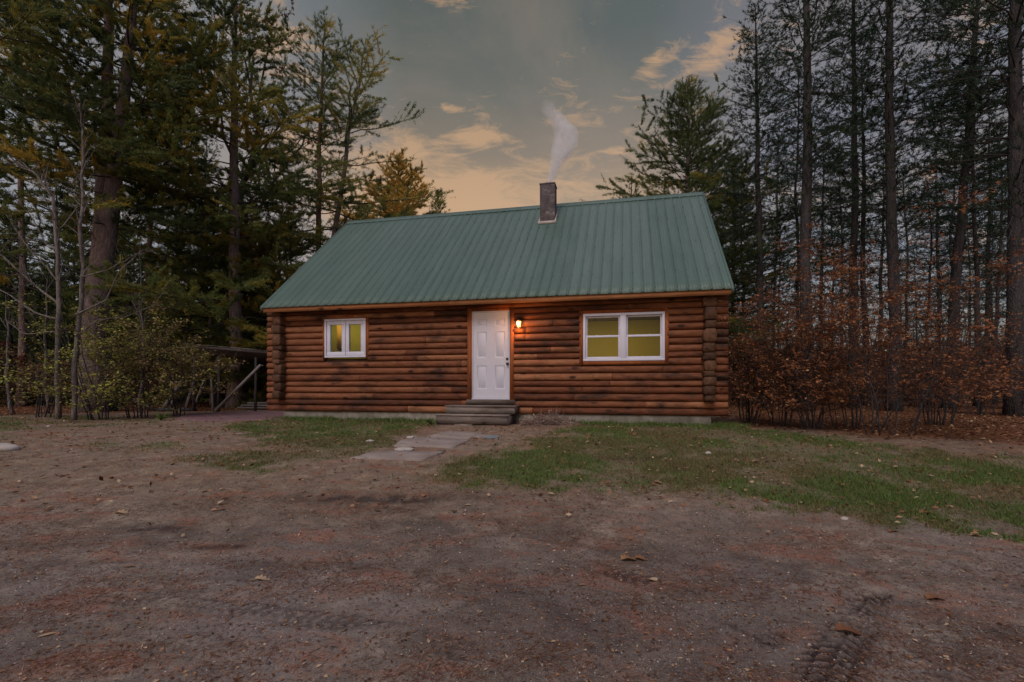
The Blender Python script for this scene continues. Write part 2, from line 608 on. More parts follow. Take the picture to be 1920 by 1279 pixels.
def pine(name, H, r, crown, Lmax, dens=1.0, lean=(0, 0), seed=1, mats=('bark_pine', 'needles'), whorl=.55, per=(3, 5),
         nl=.13, nw=.014, gold=0.0, gold_z=None, dead=.6, shape='tall', fol_from=.35, top=.35, fork=None, tint0=.45, tintv=.12,
         el0=-4, el1=42, nblade=5, loc=(0, 0, 0), rz=0.0, wobble=.05, dead_from=.12, droop=.06, sides=9, skip=0.0, label=None, group=None):
    """white pine: tapered trunk, whorls of near level limbs, needle bunches; returns the Empty"""
    global rng
    rng = np.random.default_rng(seed * 101 + 5)
    root = empty(name, loc, rz)
    tag(root, label, 'tree', group)
    tr, wood, fol = MB(), MB(), MB()
    paths = []
    n = 26
    s = np.linspace(0, 1, n)
    wx = np.cumsum(rng.normal(0, wobble, n)) * .5; wy = np.cumsum(rng.normal(0, wobble, n)) * .5
    P = np.stack([lean[0] * s ** 1.3 + wx - wx[0], lean[1] * s ** 1.3 + wy - wy[0], -.15 + (H + .15) * s], 1)
    rad = r * (1 - s) ** .75 + .012
    if fork:
        rad = np.where(s * H > fork[0], rad * .78, rad)
    rad[0] *= 1.35; rad[1] *= 1.08
    tr.tube(P, rad, sides, rough=.03)
    paths.append((P, 1.0))
    if fork:                                     # (height, dx, dy, top z)
        fz, dx, dy, tz = fork
        b = interp(P, np.array([fz / H]))[0]
        m = 16; q = np.linspace(0, 1, m)
        F = np.stack([b[0] + dx * q ** .8, b[1] + dy * q ** .8, b[2] - .5 + (tz - b[2] + .5) * q], 1)
        tr.tube(F, r * .72 * (1 - q) ** .7 + .012, 8, rough=.03)
        paths.append((F, .8))
    for P, k in paths:
        z0, z1 = P[0, 2], P[-1, 2]
        z = max(crown, z0 + .3)
        a0 = rng.uniform(0, 6.28)
        while z < z1 - .12:
            f = (z - z0) / (z1 - z0)
            cf = np.clip((z - crown) / max(z1 - crown, .1), 0, 1)
            if shape == 'tall':
                prof = (.35 + .65 * math.sin(min(1, cf * 1.5 + .15) * math.pi / 2)) * (1 - cf ** 3.2) if cf < .55 else (1 - ((cf - .2) / .8) ** 2.0)
            elif shape == 'cone':
                prof = (1 - cf) ** .8 * (.8 + .2 * min(1, cf * 8))
            else:
                prof = 1 - cf ** 2.2
            nb = rng.integers(per[0], per[1] + 1)
            for q in range(nb):
                if rng.random() < skip:
                    continue
                az = a0 + q * 6.283 / nb + rng.normal(0, .35)
                L = Lmax * k * max(prof, .05) * rng.uniform(.55, 1.2) + .25
                el = R(el0 + (el1 - el0) * cf ** 1.6) + rng.normal(0, .10)
                p0 = interp(P, np.array([f + rng.normal(0, .004)]))[0]
                BP = branch_path(p0, az, el, L, rng.uniform(-droop, .20), wob=.16)
                tint = tint0 + rng.normal(0, tintv)
                if gold and rng.random() < gold * (smoothstep(gold_z[0], gold_z[1], z) if gold_z else 1):
                    tint = rng.uniform(.75, .95)
                pine_branch(wood, fol, BP, L, fol_from * (1 - .7 * cf), dens, nl, nw, tint, nblade=nblade)
            a0 += 2.1
            z += whorl * rng.uniform(.6, 1.3) * (1 - .45 * cf)
        # leader
        tuft(fol, interp(P, rng.uniform(.96, 1, 12)), np.tile([[0, 0, 1.0]], (12, 1)), nblade, nl, nw, tint0)
        if k == 1.0:                             # dead snags under the crown
            z = max(H * dead_from, 1.0)
            while z < crown:
                if rng.random() < dead:
                    f = (z - z0) / (z1 - z0)
                    p0 = interp(P, np.array([f]))[0]
                    L = rng.uniform(.4, 1.0) * Lmax * .8
                    BP = branch_path(p0, rng.uniform(0, 6.28), R(rng.uniform(-12, 28)), L, rng.uniform(-.15, .1), wob=.25)
                    wood.tube(BP, np.linspace(.004 + .0045 * L, .002, len(BP)), 4, cap=False)
                    m = int(L * 5)
                    if m:
                        q = rng.uniform(.3, 1, m)
                        B = interp(BP, q)
                        D = unit(interp(BP, q + .03) - interp(BP, q - .03) + rng.normal(0, .7, (m, 3)))
                        wood.sticks(B, B + D * rng.uniform(.15, .5, m)[:, None] * min(L, 2) * .5, .004, .0015)
                z += rng.uniform(.15, .5)
    tr.build('trunk', M[mats[0]], root, smooth=True)
    wood.build('branches', M['twig'], root)
    fol.build('crown', M[mats[1]], root)
    return root


def broadleaf(name, H, r, seed=1, stems=1, spread=.3, levels=4, loc=(0, 0, 0), mats=('bark_pale', 'leaf_rust'), leaves=0, leaf=(.07, .045),
              first=.3, ratio=.62, ang=45, kids=5, lean=(0, 0), layered=False, tint0=.5, wob=.12, rz=0, label=None, group=None, cat='tree', upw=.25,
              leaf_z=None, parts=('trunk', 'branches', 'crown'), twigr=.0025, stem_len=(.7, 1.0)):
    """recursive deciduous tree or many-stemmed shrub"""
    global rng
    rng = np.random.default_rng(seed * 77 + 3)
    root = empty(name, loc, rz)
    tag(root, label, cat, group)
    tr, wood, fol = MB(), MB(), MB()
    tips = []

    def grow(P, rr, L, lev):
        if lev >= levels:
            return
        k = max(2, int(kids * (1.0 if lev == 0 else .8) * rng.uniform(.8, 1.2)))
        ss = np.sort(rng.uniform(first if lev == 0 else .2, .98, k))
        for s in ss:
            b = interp(P, np.array([s]))[0]
            t = unit(interp(P, np.array([min(1, s + .05)]))[0] - interp(P, np.array([s - .05]))[0])
            d = unit(t * math.cos(R(ang)) + unit(np.cross(t, rng.normal(0, 1, 3))) * math.sin(R(ang)) + np.array([0, 0, upw]))
            if layered:
                d[2] = d[2] * .35 + .08
                d = unit(d)
            l = L * ratio * (1 - .45 * s) * rng.uniform(.6, 1.2)
            m = 6 if lev < 2 else 4
            q = np.linspace(0, 1, m)
            Q = b + d * (l * q)[:, None] + np.cumsum(rng.normal(0, wob * l / m, (m, 3)), 0) * (q > 0)[:, None]
            r1 = max(rr * (1 - s * .75) * .55, twigr)
            if lev < levels - 1 or True:
                wood.tube(Q, np.linspace(r1, max(r1 * .35, twigr * .6), m), 5 if lev == 0 else 3, cap=False)
            if lev >= levels - 2:
                tips.append((Q, l))
            grow(Q, r1, l, lev + 1)
    for i in range(stems):
        n = 12
        q = np.linspace(0, 1, n)
        a = rng.uniform(0, 6.28)
        h = H * rng.uniform(*stem_len) if stems > 1 else H
        sp = spread * h * rng.uniform(.2, 1) if stems > 1 else 0
        b = np.array([math.cos(a), math.sin(a), 0]) * (rng.uniform(0, .25) * spread * H if stems > 1 else 0)
        P = np.stack([b[0] + (lean[0] + sp * math.cos(a)) * q ** 1.2, b[1] + (lean[1] + sp * math.sin(a)) * q ** 1.2, -.1 + (h + .1) * q], 1)
        P[1:] += np.cumsum(rng.normal(0, .02 * h * wob * 4, (n - 1, 3)) * [1, 1, .2], 0)
        rs = r * rng.uniform(.5, 1) if stems > 1 else r
        tr.tube(P, rs * (1 - q) ** .7 + .004, 7 if stems == 1 else 5)
        grow(P, rs, h, 0)
    tr.build(parts[0], M[mats[0]], root, smooth=True)
    if wood.n:
        wood.build(parts[1], M[mats[0] if mats[0] == 'bark_pale' else 'twig'], root)
    if leaves and tips:
        Ls = np.array([l for _, l in tips]); w = Ls * rng.uniform(.05, 1, len(Ls)) ** 2; w = w / w.sum()
        pick = rng.choice(len(tips), leaves, p=w)
        TP = np.stack([interp(tips[i][0], np.linspace(0, 1, 4)) for i in range(len(tips))])
        q = rng.uniform(.1, 1.05, leaves)
        qi = np.clip(q * 3, 0, 2.999); ii = qi.astype(int); f = (qi - ii)[:, None]
        P = TP[pick, ii] * (1 - f) + TP[pick, ii + 1] * f + rng.normal(0, .03, (leaves, 3))
        if leaf_z:
            keep = (P[:, 2] > leaf_z[0]) & (P[:, 2] < leaf_z[1])
            P = P[keep]; pick = pick[keep]
        m = len(P)
        D = rng.normal(0, 1, (m, 3)) * np.array([1, 1, .35 if layered else .7]) + np.array([0, 0, -.15])
        U = rng.normal(0, .45 if layered else .8, (m, 3)) + np.array([0, 0, 1.0])
        tipt = rng.normal(tint0, .16, len(tips))
        sz = rng.uniform(.6, 1.25, m)
        fol.leaves(P, D, U, leaf[0] * sz, leaf[1] * sz, tint=tipt[pick] + rng.normal(0, .08, m))
        fol.build(parts[2], M[mats[1]], root)
    return root


# ================================================================== ground
def grid_axis(lo_f, hi_f, step, lo, hi, grow=1.12):
    a = list(np.arange(lo_f, hi_f + 1e-6, step))
    s = step; x = a[-1]
    while x < hi:
        s *= grow; x += s; a.append(x)
    s = step; x = a[0]
    while x > lo:
        s *= grow; x -= s; a.insert(0, x)
    return np.array(a)


def pxpoly(pts):
    return np.array([gpt(a, b)[:2] for a, b in pts])


def inside(poly, X, Y):
    """signed soft distance: positive inside the polygon, metres"""
    d = np.full(X.shape, 1e9); c = np.zeros(X.shape, bool)
    n = len(poly)
    for i in range(n):
        x1, y1 = poly[i]; x2, y2 = poly[(i + 1) % n]
        ex, ey = x2 - x1, y2 - y1
        t = np.clip(((X - x1) * ex + (Y - y1) * ey) / (ex * ex + ey * ey + 1e-12), 0, 1)
        d = np.minimum(d, np.hypot(X - x1 - t * ex, Y - y1 - t * ey))
        cond = ((y1 > Y) != (y2 > Y)) & (X < ex * (Y - y1) / (ey + 1e-12) + x1)
        c ^= cond
    return np.where(c, d, -d)


LAWN_R = pxpoly([(785, 888), (850, 858), (935, 850), (985, 822), (1090, 800), (1200, 794), (1340, 800), (1500, 812), (1700, 840), (1920, 858),
                 (2300, 870), (2300, 1010), (1920, 1002), (1800, 1000), (1650, 985), (1500, 955), (1300, 935), (1100, 918), (960, 912), (830, 908)])
LAWN_L = pxpoly([(372, 862), (420, 880), (500, 878), (600, 862), (690, 852), (720, 832), (770, 812), (800, 795), (760, 788), (600, 787), (480, 790),
                 (420, 800), (500, 822), (520, 838), (440, 848)])
LAWN_F = pxpoly([(-200, 800), (100, 835), (230, 852), (340, 845), (420, 815), (380, 792), (250, 778), (-200, 775)])
BACKW = pxpoly([(-900, 790), (0, 778), (150, 775), (330, 772), (520, 768), (1380, 776), (1420, 800), (1700, 820), (1920, 834), (2600, 860), (2600, 733), (-900, 733)])


def grass_w(X, Y):
    n = fbm(X * 1.3, Y * 1.3, 21); n2 = fbm(X * 4, Y * 4, 5, 3)
    patch = smoothstep(.38, .57, n * .62 + n2 * .38)
    a = smoothstep(-.25, .5, inside(LAWN_R, X, Y) + (n2 - .5) * .9) * (.38 + .62 * patch)
    b = smoothstep(-.3, .3, inside(LAWN_L, X, Y) + (n2 - .5) * .8) * (.42 + .58 * patch)
    c = smoothstep(-.2, .8, inside(LAWN_F, X, Y)) * .45 * smoothstep(.5, .62, n)
    return np.maximum(np.maximum(a, b), c)


def litter_w(X, Y):
    n = fbm(X * .9, Y * .9, 33)
    return smoothstep(-.6, .5, inside(BACKW, X, Y) + (n - .5) * 1.5)


# tyre marks: centre lines given as photo pixels, widths in metres
TR = [(pxpoly([(1530, 1330), (1565, 1230), (1600, 1160), (1625, 1115), (1650, 1080)]), .25, .014, 1.0),
      (pxpoly([(1440, 1190), (1360, 1150), (1260, 1105), (1130, 1065)]), .20, .009, .8),
      (pxpoly([(860, 1215), (700, 1175), (500, 1150), (230, 1120)]), .22, .004, .55),
      (pxpoly([(2050, 1240), (1800, 1150), (1500, 1075), (1250, 1030), (1000, 990), (700, 985), (300, 1010)]), .42, .010, .0),
      (pxpoly([(1250, 1300), (1150, 1200), (960, 1120), (700, 1075), (300, 1060), (-100, 1075)]), .40, .008, .0),
      (pxpoly([(1790, 1320), (1770, 1200), (1740, 1120), (1700, 1060)]), .26, .010, .45),
      (pxpoly([(1100, 1010), (960, 975), (800, 952), (640, 930)]), .5, .010, .0),
      (pxpoly([(1400, 1090), (1150, 1020), (980, 985), (820, 968)]), .45, .008, .0)]


def near_line(P, X, Y):
    d = np.full(X.shape, 1e9); al = np.zeros(X.shape); sg = np.zeros(X.shape); L = 0
    for i in range(len(P) - 1):
        a = P[i]; e = P[i + 1] - a; l = np.hypot(*e)
        t = np.clip(((X - a[0]) * e[0] + (Y - a[1]) * e[1]) / l ** 2, 0, 1)
        qx = X - a[0] - t * e[0]; qy = Y - a[1] - t * e[1]
        dd = np.hypot(qx, qy); c = dd < d
        d = np.where(c, dd, d); al = np.where(c, L + t * l, al); sg = np.where(c, (e[0] * qy - e[1] * qx) / l, sg)
        L += l
    return d, al, sg


def micro(X, Y):
    """small relief of the packed dirt, with the tyre marks; also how dark each spot is"""
    near = 1 - smoothstep(9, 14, np.hypot(X, Y))
    z = (fbm(X * 2.2, Y * 2.2, 41) - .5) * .035 + (fbm(X * 9, Y * 9, 43, 3) - .5) * .012 + (vnoise(X * 30, Y * 30, 44) - .5) * .006
    z = z * near
    dark = np.zeros(X.shape)
    for P, w, dep, tread in TR:
        d, al, sg = near_line(P, X, Y)
        k = smoothstep(w * .62, w * .42, d) if False else 1 - smoothstep(w * .40, w * .62, d)
        n = fbm(X * 3, Y * 3, 51)
        k = k * smoothstep(.33, .50, n + .04)
        z = z - dep * k
        if tread:
            chev = np.sin((al + np.abs(sg) * .7) * 2 * math.pi / .075)
            blk = np.where(np.abs(np.mod(sg, .082) - .041) < .030, 1, 0)
            z = z + k * tread * .014 * smoothstep(-.1, .5, chev) * blk
            dark = np.maximum(dark, k * tread * np.where(smoothstep(-.1, .5, chev) * blk > .5, .12, 1.0) * (.35 + .65 * smoothstep(.35, .6, fbm(X * 4, Y * 4, 57))))
        else:
            dark = np.maximum(dark, k * .38 * smoothstep(.25, .7, fbm(X * 2.3, Y * 2.3, 58)))
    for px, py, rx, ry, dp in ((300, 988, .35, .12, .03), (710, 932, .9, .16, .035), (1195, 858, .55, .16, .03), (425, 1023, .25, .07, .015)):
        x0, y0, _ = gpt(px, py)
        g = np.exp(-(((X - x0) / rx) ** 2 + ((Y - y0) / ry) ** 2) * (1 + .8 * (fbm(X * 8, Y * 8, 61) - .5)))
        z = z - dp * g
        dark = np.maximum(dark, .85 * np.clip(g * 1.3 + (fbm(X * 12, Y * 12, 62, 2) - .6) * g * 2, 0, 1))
    return z, dark


def gz(x, y):
    """final height of the ground sheet"""
    x = np.asarray(x, float); y = np.asarray(y, float)
    return ground_z(x, y) + micro(x, y)[0]


def build_ground():
    ax = grid_axis(-4.4, 4.4, .017, -500, 500, 1.07)
    ay = np.concatenate([-np.geomspace(.3, 120, 22)[::-1] + 1.0, np.arange(1.0, 4.4, .0145), np.arange(4.4, 13.0, .045)])
    st = .06; y = 13.0; tail = []
    while y < 700:
        tail.append(y); st *= 1.08; y += st
    ay = np.concatenate([ay, tail])
    X, Y = np.meshgrid(ax, ay)
    mz, dk = micro(X, Y)
    Z = ground_z(X, Y) + mz
    nx, ny = len(ax), len(ay)
    mb = MB()
    i = np.arange(ny - 1)[:, None] * nx; j = np.arange(nx - 1)[None, :]
    F = np.stack([i + j, i + j + 1, i + j + 1 + nx, i + j + nx], -1).reshape(-1, 4)
    mb.add(np.stack([X, Y, Z], -1).reshape(-1, 3), f4=F)

    m, t, b = mat('dirt ground', .95, .12)
    v = obj_vec(t)
    g = attr(t, 'grass'); li = attr(t, 'litter'); dk_ = attr(t, 'dark_marks')
    n1 = noise_n(t, v, .9, 6, .6); n2 = noise_n(t, v, 5, 8, .7); n3 = noise_n(t, v, 34, 7, .78); n4 = noise_n(t, v, 110, 4, .8)
    dirt = ramp_n(t, n2, [(.30, (.090, .066, .050)), (.5, (.185, .142, .112)), (.68, (.31, .245, .195))])
    grey = ramp_n(t, n1, [(.42, 0.0), (.60, .8)])
    dirt = mix_n(t, grey, dirt, (.20, .165, .148))
    far = N(t, 'ShaderNodeSeparateXYZ'); t.links.new(v, far.inputs[0])
    big = noise_n(t, mapping_n(t, v, (9, 1, 0), (0, 0, .5), (.6, 1.3, 1)), .55, 7, .68, .6)
    dirt = mix_n(t, ramp_n(t, big, [(.40, .62), (.56, 0.0)]), dirt, (.085, .060, .048))
    fy = ramp_n(t, math_n(t, 'MULTIPLY', far.outputs[1], .1), [(.36, 0.0), (.60, .75)])
    straw = ramp_n(t, n2, [(.3, (.105, .072, .045)), (.55, (.22, .155, .098)), (.75, (.40, .30, .20))])
    dirt = mix_n(t, fy, dirt, straw)
    # drifts of fallen pine needles
    nd = noise_n(t, mapping_n(t, v, (4, 2, 0), (0, 0, .4), (1, 1.9, 1)), 1.5, 9, .72, .8)
    rust = math_n(t, 'MULTIPLY', ramp_n(t, nd, [(.505, 0.0), (.62, 1.0)]), ramp_n(t, n3, [(.38, .1), (.56, 1.0)]))
    dirt = mix_n(t, math_n(t, 'MULTIPLY', rust, .75), dirt, (.26, .095, .052))
    dirt = mix_n(t, ramp_n(t, n3, [(.36, .85), (.48, 0.0)]), dirt, (.050, .036, .032))
    dirt = mix_n(t, ramp_n(t, n4, [(.56, 0.0), (.68, .85)]), dirt, (.46, .40, .37))
    gr = ramp_n(t, noise_n(t, v, 7, 8, .75), [(.3, (.030, .045, .012)), (.5, (.060, .085, .020)), (.7, (.15, .12, .05))])
    c = mix_n(t, math_n(t, 'MULTIPLY', g, .85), dirt, gr)
    lc = ramp_n(t, noise_n(t, v, 14, 8, .8), [(.3, (.035, .016, .010)), (.5, (.12, .048, .022)), (.68, (.26, .12, .055))])
    c = mix_n(t, li, c, lc)
    c = mix_n(t, math_n(t, 'MULTIPLY', dk_, .92), c, (.026, .019, .018))  # darker in tread grooves, ruts and hollows
    t.links.new(c, b.inputs['Base Color'])
    hh = math_n(t, 'ADD', math_n(t, 'MULTIPLY', n3, .7), math_n(t, 'MULTIPLY', n4, .35))
    bump(t, b, hh, .8, .02)
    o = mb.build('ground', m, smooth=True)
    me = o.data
    for nm, arr in (('grass', grass_w(X, Y)), ('litter', litter_w(X, Y)), ('dark_marks', dk)):
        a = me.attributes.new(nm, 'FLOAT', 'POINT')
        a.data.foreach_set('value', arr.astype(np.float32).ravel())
    tag(o, 'packed dirt yard with lawn patches and leaf litter', kind='structure')
    return o


build_ground()

# ================================================================== cabin
CAB = empty('log_cabin', (-.486, 11.74, 0), R(-12.9))
tag(CAB, 'single storey log cabin with green metal roof and white door', 'cabin')
HM = Matrix.Translation((-.486, 11.74, 0)) @ Matrix.Rotation(R(-12.9), 4, 'Z')


def hw(x, y, z=0):
    p = HM @ Vector((x, y, z))
    return (p.x, p.y, p.z)


# materials of the cabin
def wood_mat(name, stops, axis='x', weather=.5, rough=.75, knots=True, sc=1.0):
    m, t, b = mat(name, rough, .25)
    v = obj_vec(t)
    scl = {'x': (.18, 1, 1), 'y': (1, .18, 1), 'z': (1, 1, .12)}[axis]
    mv = mapping_n(t, v, scale=scl)
    grain = noise_n(t, mv, 14 * sc, 8, .72, .6)
    f = math_n(t, 'ADD', math_n(t, 'MULTIPLY', grain, .75), math_n(t, 'MULTIPLY', attr(t), .42))
    f = math_n(t, 'SUBTRACT', f, .10)
    c = ramp_n(t, f, stops)
    blot = noise_n(t, mapping_n(t, v, scale=tuple(.5 * q + .25 for q in scl)), 3.2, 6, .7)
    c = mix_n(t, math_n(t, 'MULTIPLY', ramp_n(t, blot, [(.50, 0.0), (.66, 1.0)]), weather), c, (.030, .016, .011))
    if knots:
        vo = t.nodes.new('ShaderNodeTexVoronoi')
        vo.inputs['Scale'].default_value = 3.6
        t.links.new(mapping_n(t, v, scale=tuple(.35 + .65 * q for q in scl)), vo.inputs['Vector'])
        c = mix_n(t, ramp_n(t, vo.outputs['Distance'], [(.09, .9), (.17, 0.0)]), c, (.022, .010, .007))
    t.links.new(c, b.inputs['Base Color'])
    bump(t, b, grain, .55, .02)
    return m


M['log'] = wood_mat('stained logs', [(.15, (.030, .011, .007)), (.38, (.12, .038, .016)), (.58, (.205, .078, .036)), (.9, (.38, .18, .085))], 'x', .95)
M['logend'] = wood_mat('log ends', [(.25, (.025, .012, .007)), (.5, (.085, .040, .021)), (.85, (.22, .11, .055))], 'y', .5)
M['trim'] = wood_mat('door trim', [(.2, (.13, .036, .011)), (.5, (.24, .070, .020)), (.8, (.34, .12, .04))], 'z', .25, knots=False)
M['fascia'] = wood_mat('fascia board', [(.2, (.14, .05, .02)), (.5, (.28, .11, .04)), (.8, (.40, .19, .085))], 'x', .3)
M['soffit'] = simple('soffit boards', (.05, .024, .014), .9)
M['board'] = wood_mat('gable boards', [(.2, (.10, .04, .02)), (.5, (.2, .08, .035)), (.8, (.3, .14, .06))], 'z', .4)
M['step'] = wood_mat('weathered step boards', [(.2, (.06, .046, .040)), (.5, (.15, .120, .105)), (.8, (.27, .225, .20))], 'x', .45, .9)
M['oldwood'] = wood_mat('old grey wood', [(.2, (.05, .042, .04)), (.5, (.13, .11, .105)), (.8, (.25, .22, .21))], 'z', .3, .95)
M['white'] = simple('white paint', (.47, .48, .56), .42, .05, 3, .45, .0)
M['vinyl'] = simple('white vinyl', (.55, .55, .65), .35, .05, 3, .45, .0)
M['black'] = simple('black metal', (.012, .011, .012), .35, .2, 20, .5, .0)
M['brass'] = simple('dark bronze', (.05, .028, .015), .4, .2, 20, .5, .0, .6)


def concrete(name, col, stain):
    m, t, b = mat(name, .92, .2)
    v = obj_vec(t)
    n = noise_n(t, v, 6, 8, .7); n2 = noise_n(t, mapping_n(t, v, scale=(1, 1, .3)), 3, 5, .6)
    c = ramp_n(t, n, [(.3, tuple(q * .6 for q in col)), (.7, tuple(q * 1.3 for q in col))])
    c = mix_n(t, ramp_n(t, n2, [(.45, 0.0), (.7, .7)]), c, stain)
    t.links.new(c, b.inputs['Base Color'])
    bump(t, b, noise_n(t, v, 45, 5), .5, .01)
    return m


M['found'] = concrete('foundation concrete', (.20, .18, .15), (.075, .07, .045))
M['slab'] = concrete('walk slabs', (.27, .222, .195), (.13, .095, .075))
M['pink'] = concrete('pinkish slab', (.16, .10, .105), (.20, .075, .08))
M['rock'] = concrete('pale rock', (.42, .38, .35), (.2, .17, .15))


def block_mat():
    m, t, b = mat('chimney block', .95, .15)
    v = obj_vec(t)
    br = t.nodes.new('ShaderNodeTexBrick')
    br.inputs['Scale'].default_value = 1.0
    br.inputs['Brick Width'].default_value = .40
    br.inputs['Row Height'].default_value = .20
    br.inputs['Mortar Size'].default_value = .008
    br.inputs['Mortar Smooth'].default_value = .3
    br.inputs['Color1'].default_value = (.085, .070, .074, 1)
    br.inputs['Color2'].default_value = (.15, .125, .128, 1)
    br.inputs['Mortar'].default_value = (.17, .15, .15, 1)
    sp = t.nodes.new('ShaderNodeSeparateXYZ'); cb = t.nodes.new('ShaderNodeCombineXYZ')
    t.links.new(v, sp.inputs[0])
    t.links.new(math_n(t, 'ADD', sp.outputs[0], sp.outputs[1]), cb.inputs[0]); t.links.new(sp.outputs[2], cb.inputs[1])
    t.links.new(cb.outputs[0], br.inputs['Vector'])
    n = noise_n(t, v, 7, 7, .7)
    c = mix_n(t, ramp_n(t, n, [(.42, 0.), (.62, .8)]), br.outputs['Color'], (.062, .052, .056))
    c = mix_n(t, ramp_n(t, noise_n(t, mapping_n(t, v, (5, 5, 0), scale=(1, 1, 2.5)), 4, 5), [(.60, 0.), (.70, .6)]), c, (.30, .27, .27))
    t.links.new(c, b.inputs['Base Color'])
    bump(t, b, math_n(t, 'SUBTRACT', noise_n(t, v, 50, 4), br.outputs['Fac']), .7, .012)
    return m


M['block'] = block_mat()


def roof_mat():
    m, t, b = mat('green roof metal', .5, .32)
    v = obj_vec(t)
    n = noise_n(t, mapping_n(t, v, scale=(1, .25, .25)), 2.2, 6, .65)
    n2 = noise_n(t, v, 22, 5, .7)
    sp = t.nodes.new('ShaderNodeSeparateXYZ'); t.links.new(v, sp.inputs[0])
    c = ramp_n(t, n, [(.3, (.044, .084, .068)), (.7, (.066, .114, .094))])
    st_ = noise_n(t, mapping_n(t, v, scale=(9, .35, .35)), 1.6, 5, .7)
    c = mix_n(t, ramp_n(t, st_, [(.5, 0.), (.75, .4)]), c, (.13, .17, .15))
    # each 3 ft sheet weathered a little differently
    pan = t.nodes.new('ShaderNodeTexWhiteNoise'); pan.noise_dimensions = '1D'
    t.links.new(math_n(t, 'FLOOR', math_n(t, 'DIVIDE', sp.outputs[0], .915)), pan.inputs['W'])
    c = mix_n(t, math_n(t, 'MULTIPLY', pan.outputs['Value'], .30), c, (.125, .175, .155))
    c = mix_n(t, ramp_n(t, n2, [(.58, 0.), (.74, .35)]), c, (.18, .22, .18))
    c = mix_n(t, math_n(t, 'MULTIPLY', math_n(t, 'GREATER_THAN', attr(t), .55), .33), c, (.02, .035, .035))  # painted shadow stripe beside the ribs
    spk = noise_n(t, mapping_n(t, v, (7, 3, 1)), 9, 2, .4)
    c = mix_n(t, ramp_n(t, spk, [(.73, 0.), (.76, .8)]), c, (.03, .03, .025))
    t.links.new(c, b.inputs['Base Color'])
    t.links.new(ramp_n(t, n2, [(.3, .36), (.7, .56)]), b.inputs['Roughness'])
    bump(t, b, noise_n(t, v, 1.6, 2), .12, .03)
    return m


M['roof'] = roof_mat()

# --- openings on the front wall (house coordinates): x0, x1, z0, z1
LW = (-4.375, -3.225, 2.085, 3.06)
RW = (2.163, 3.926, 1.922, 2.984)
DR = (-.47, .462, 1.05, 3.135)
OPEN = [(LW[0] - .04, LW[1] + .04, LW[2] - .03, LW[3] + .03), (RW[0] - .05, RW[1] + .05, RW[2] - .06, RW[3] + .05), (DR[0] - .09, DR[1] + .08, .95, 3.30)]
LOGH = .1545
Z0 = .715
XL, XR = -6.09, 5.22
YB = 7.24


def log_piece(mb, x0, x1, z, tint, axis='x', c=0.0, face=-1, h=LOGH, bul=.085, seed=0):
    """rounded log shown on one face; runs along x at y=c (or along y at x=c)"""
    n = max(3, int((x1 - x0) / .06))
    xs = np.linspace(x0, x1, n)
    xs[1] = x0 + .012 if n > 4 else xs[1]; xs[-2] = x1 - .012 if n > 4 else xs[-2]
    a = np.linspace(-math.pi / 2, math.pi / 2, 9)
    w1 = fbm(xs * 1.7 + seed * 7.3, np.full(n, seed * 3.1), 5) - .5
    w2 = fbm(xs * 6 + seed * 2.3, np.full(n, seed * 1.7), 8) - .5
    wz = fbm(xs * .8 + seed * 5.3, np.full(n, seed * 1.1), 11) - .5
    rad = 1 + .36 * w1 + .34 * w2
    rad[0] *= .90; rad[-1] *= .90
    yy = (.004 + bul * np.cos(a)[None, :] ** .72 * rad[:, None])
    yy = yy + rng.normal(0, .0035, yy.shape) * np.cos(a)[None, :]
    zz = z + h / 2 + (h / 2 * .965) * np.sin(a)[None, :] + (wz * .034)[:, None] * np.cos(a)[None, :]
    XX = np.repeat(xs[:, None], 9, 1)
    if axis == 'x':
        V = np.stack([XX, c + face * yy, zz], -1)
    else:
        V = np.stack([c - face * yy, XX, zz], -1)
    V = V.reshape(-1, 3)
    i = np.arange(n - 1)[:, None] * 9; j = np.arange(8)[None, :]
    F = np.stack([i + j, i + j + 9, i + j + 10, i + j + 1], -1).reshape(-1, 4)
    k = len(V)
    base = V.copy()
    # end caps
    cen = np.array([V[:9].mean(0), V[-9:].mean(0)])
    V = np.vstack([V, cen])
    f3 = [(k, q, q + 1) for q in range(8)] + [(k, 8, 0)] + [(k + 1, (n - 1) * 9 + q + 1, (n - 1) * 9 + q) for q in range(8)] + [(k + 1, (n - 1) * 9, (n - 1) * 9 + 8)]
    mb.add(V, f3=f3, f4=F, tint=tint)


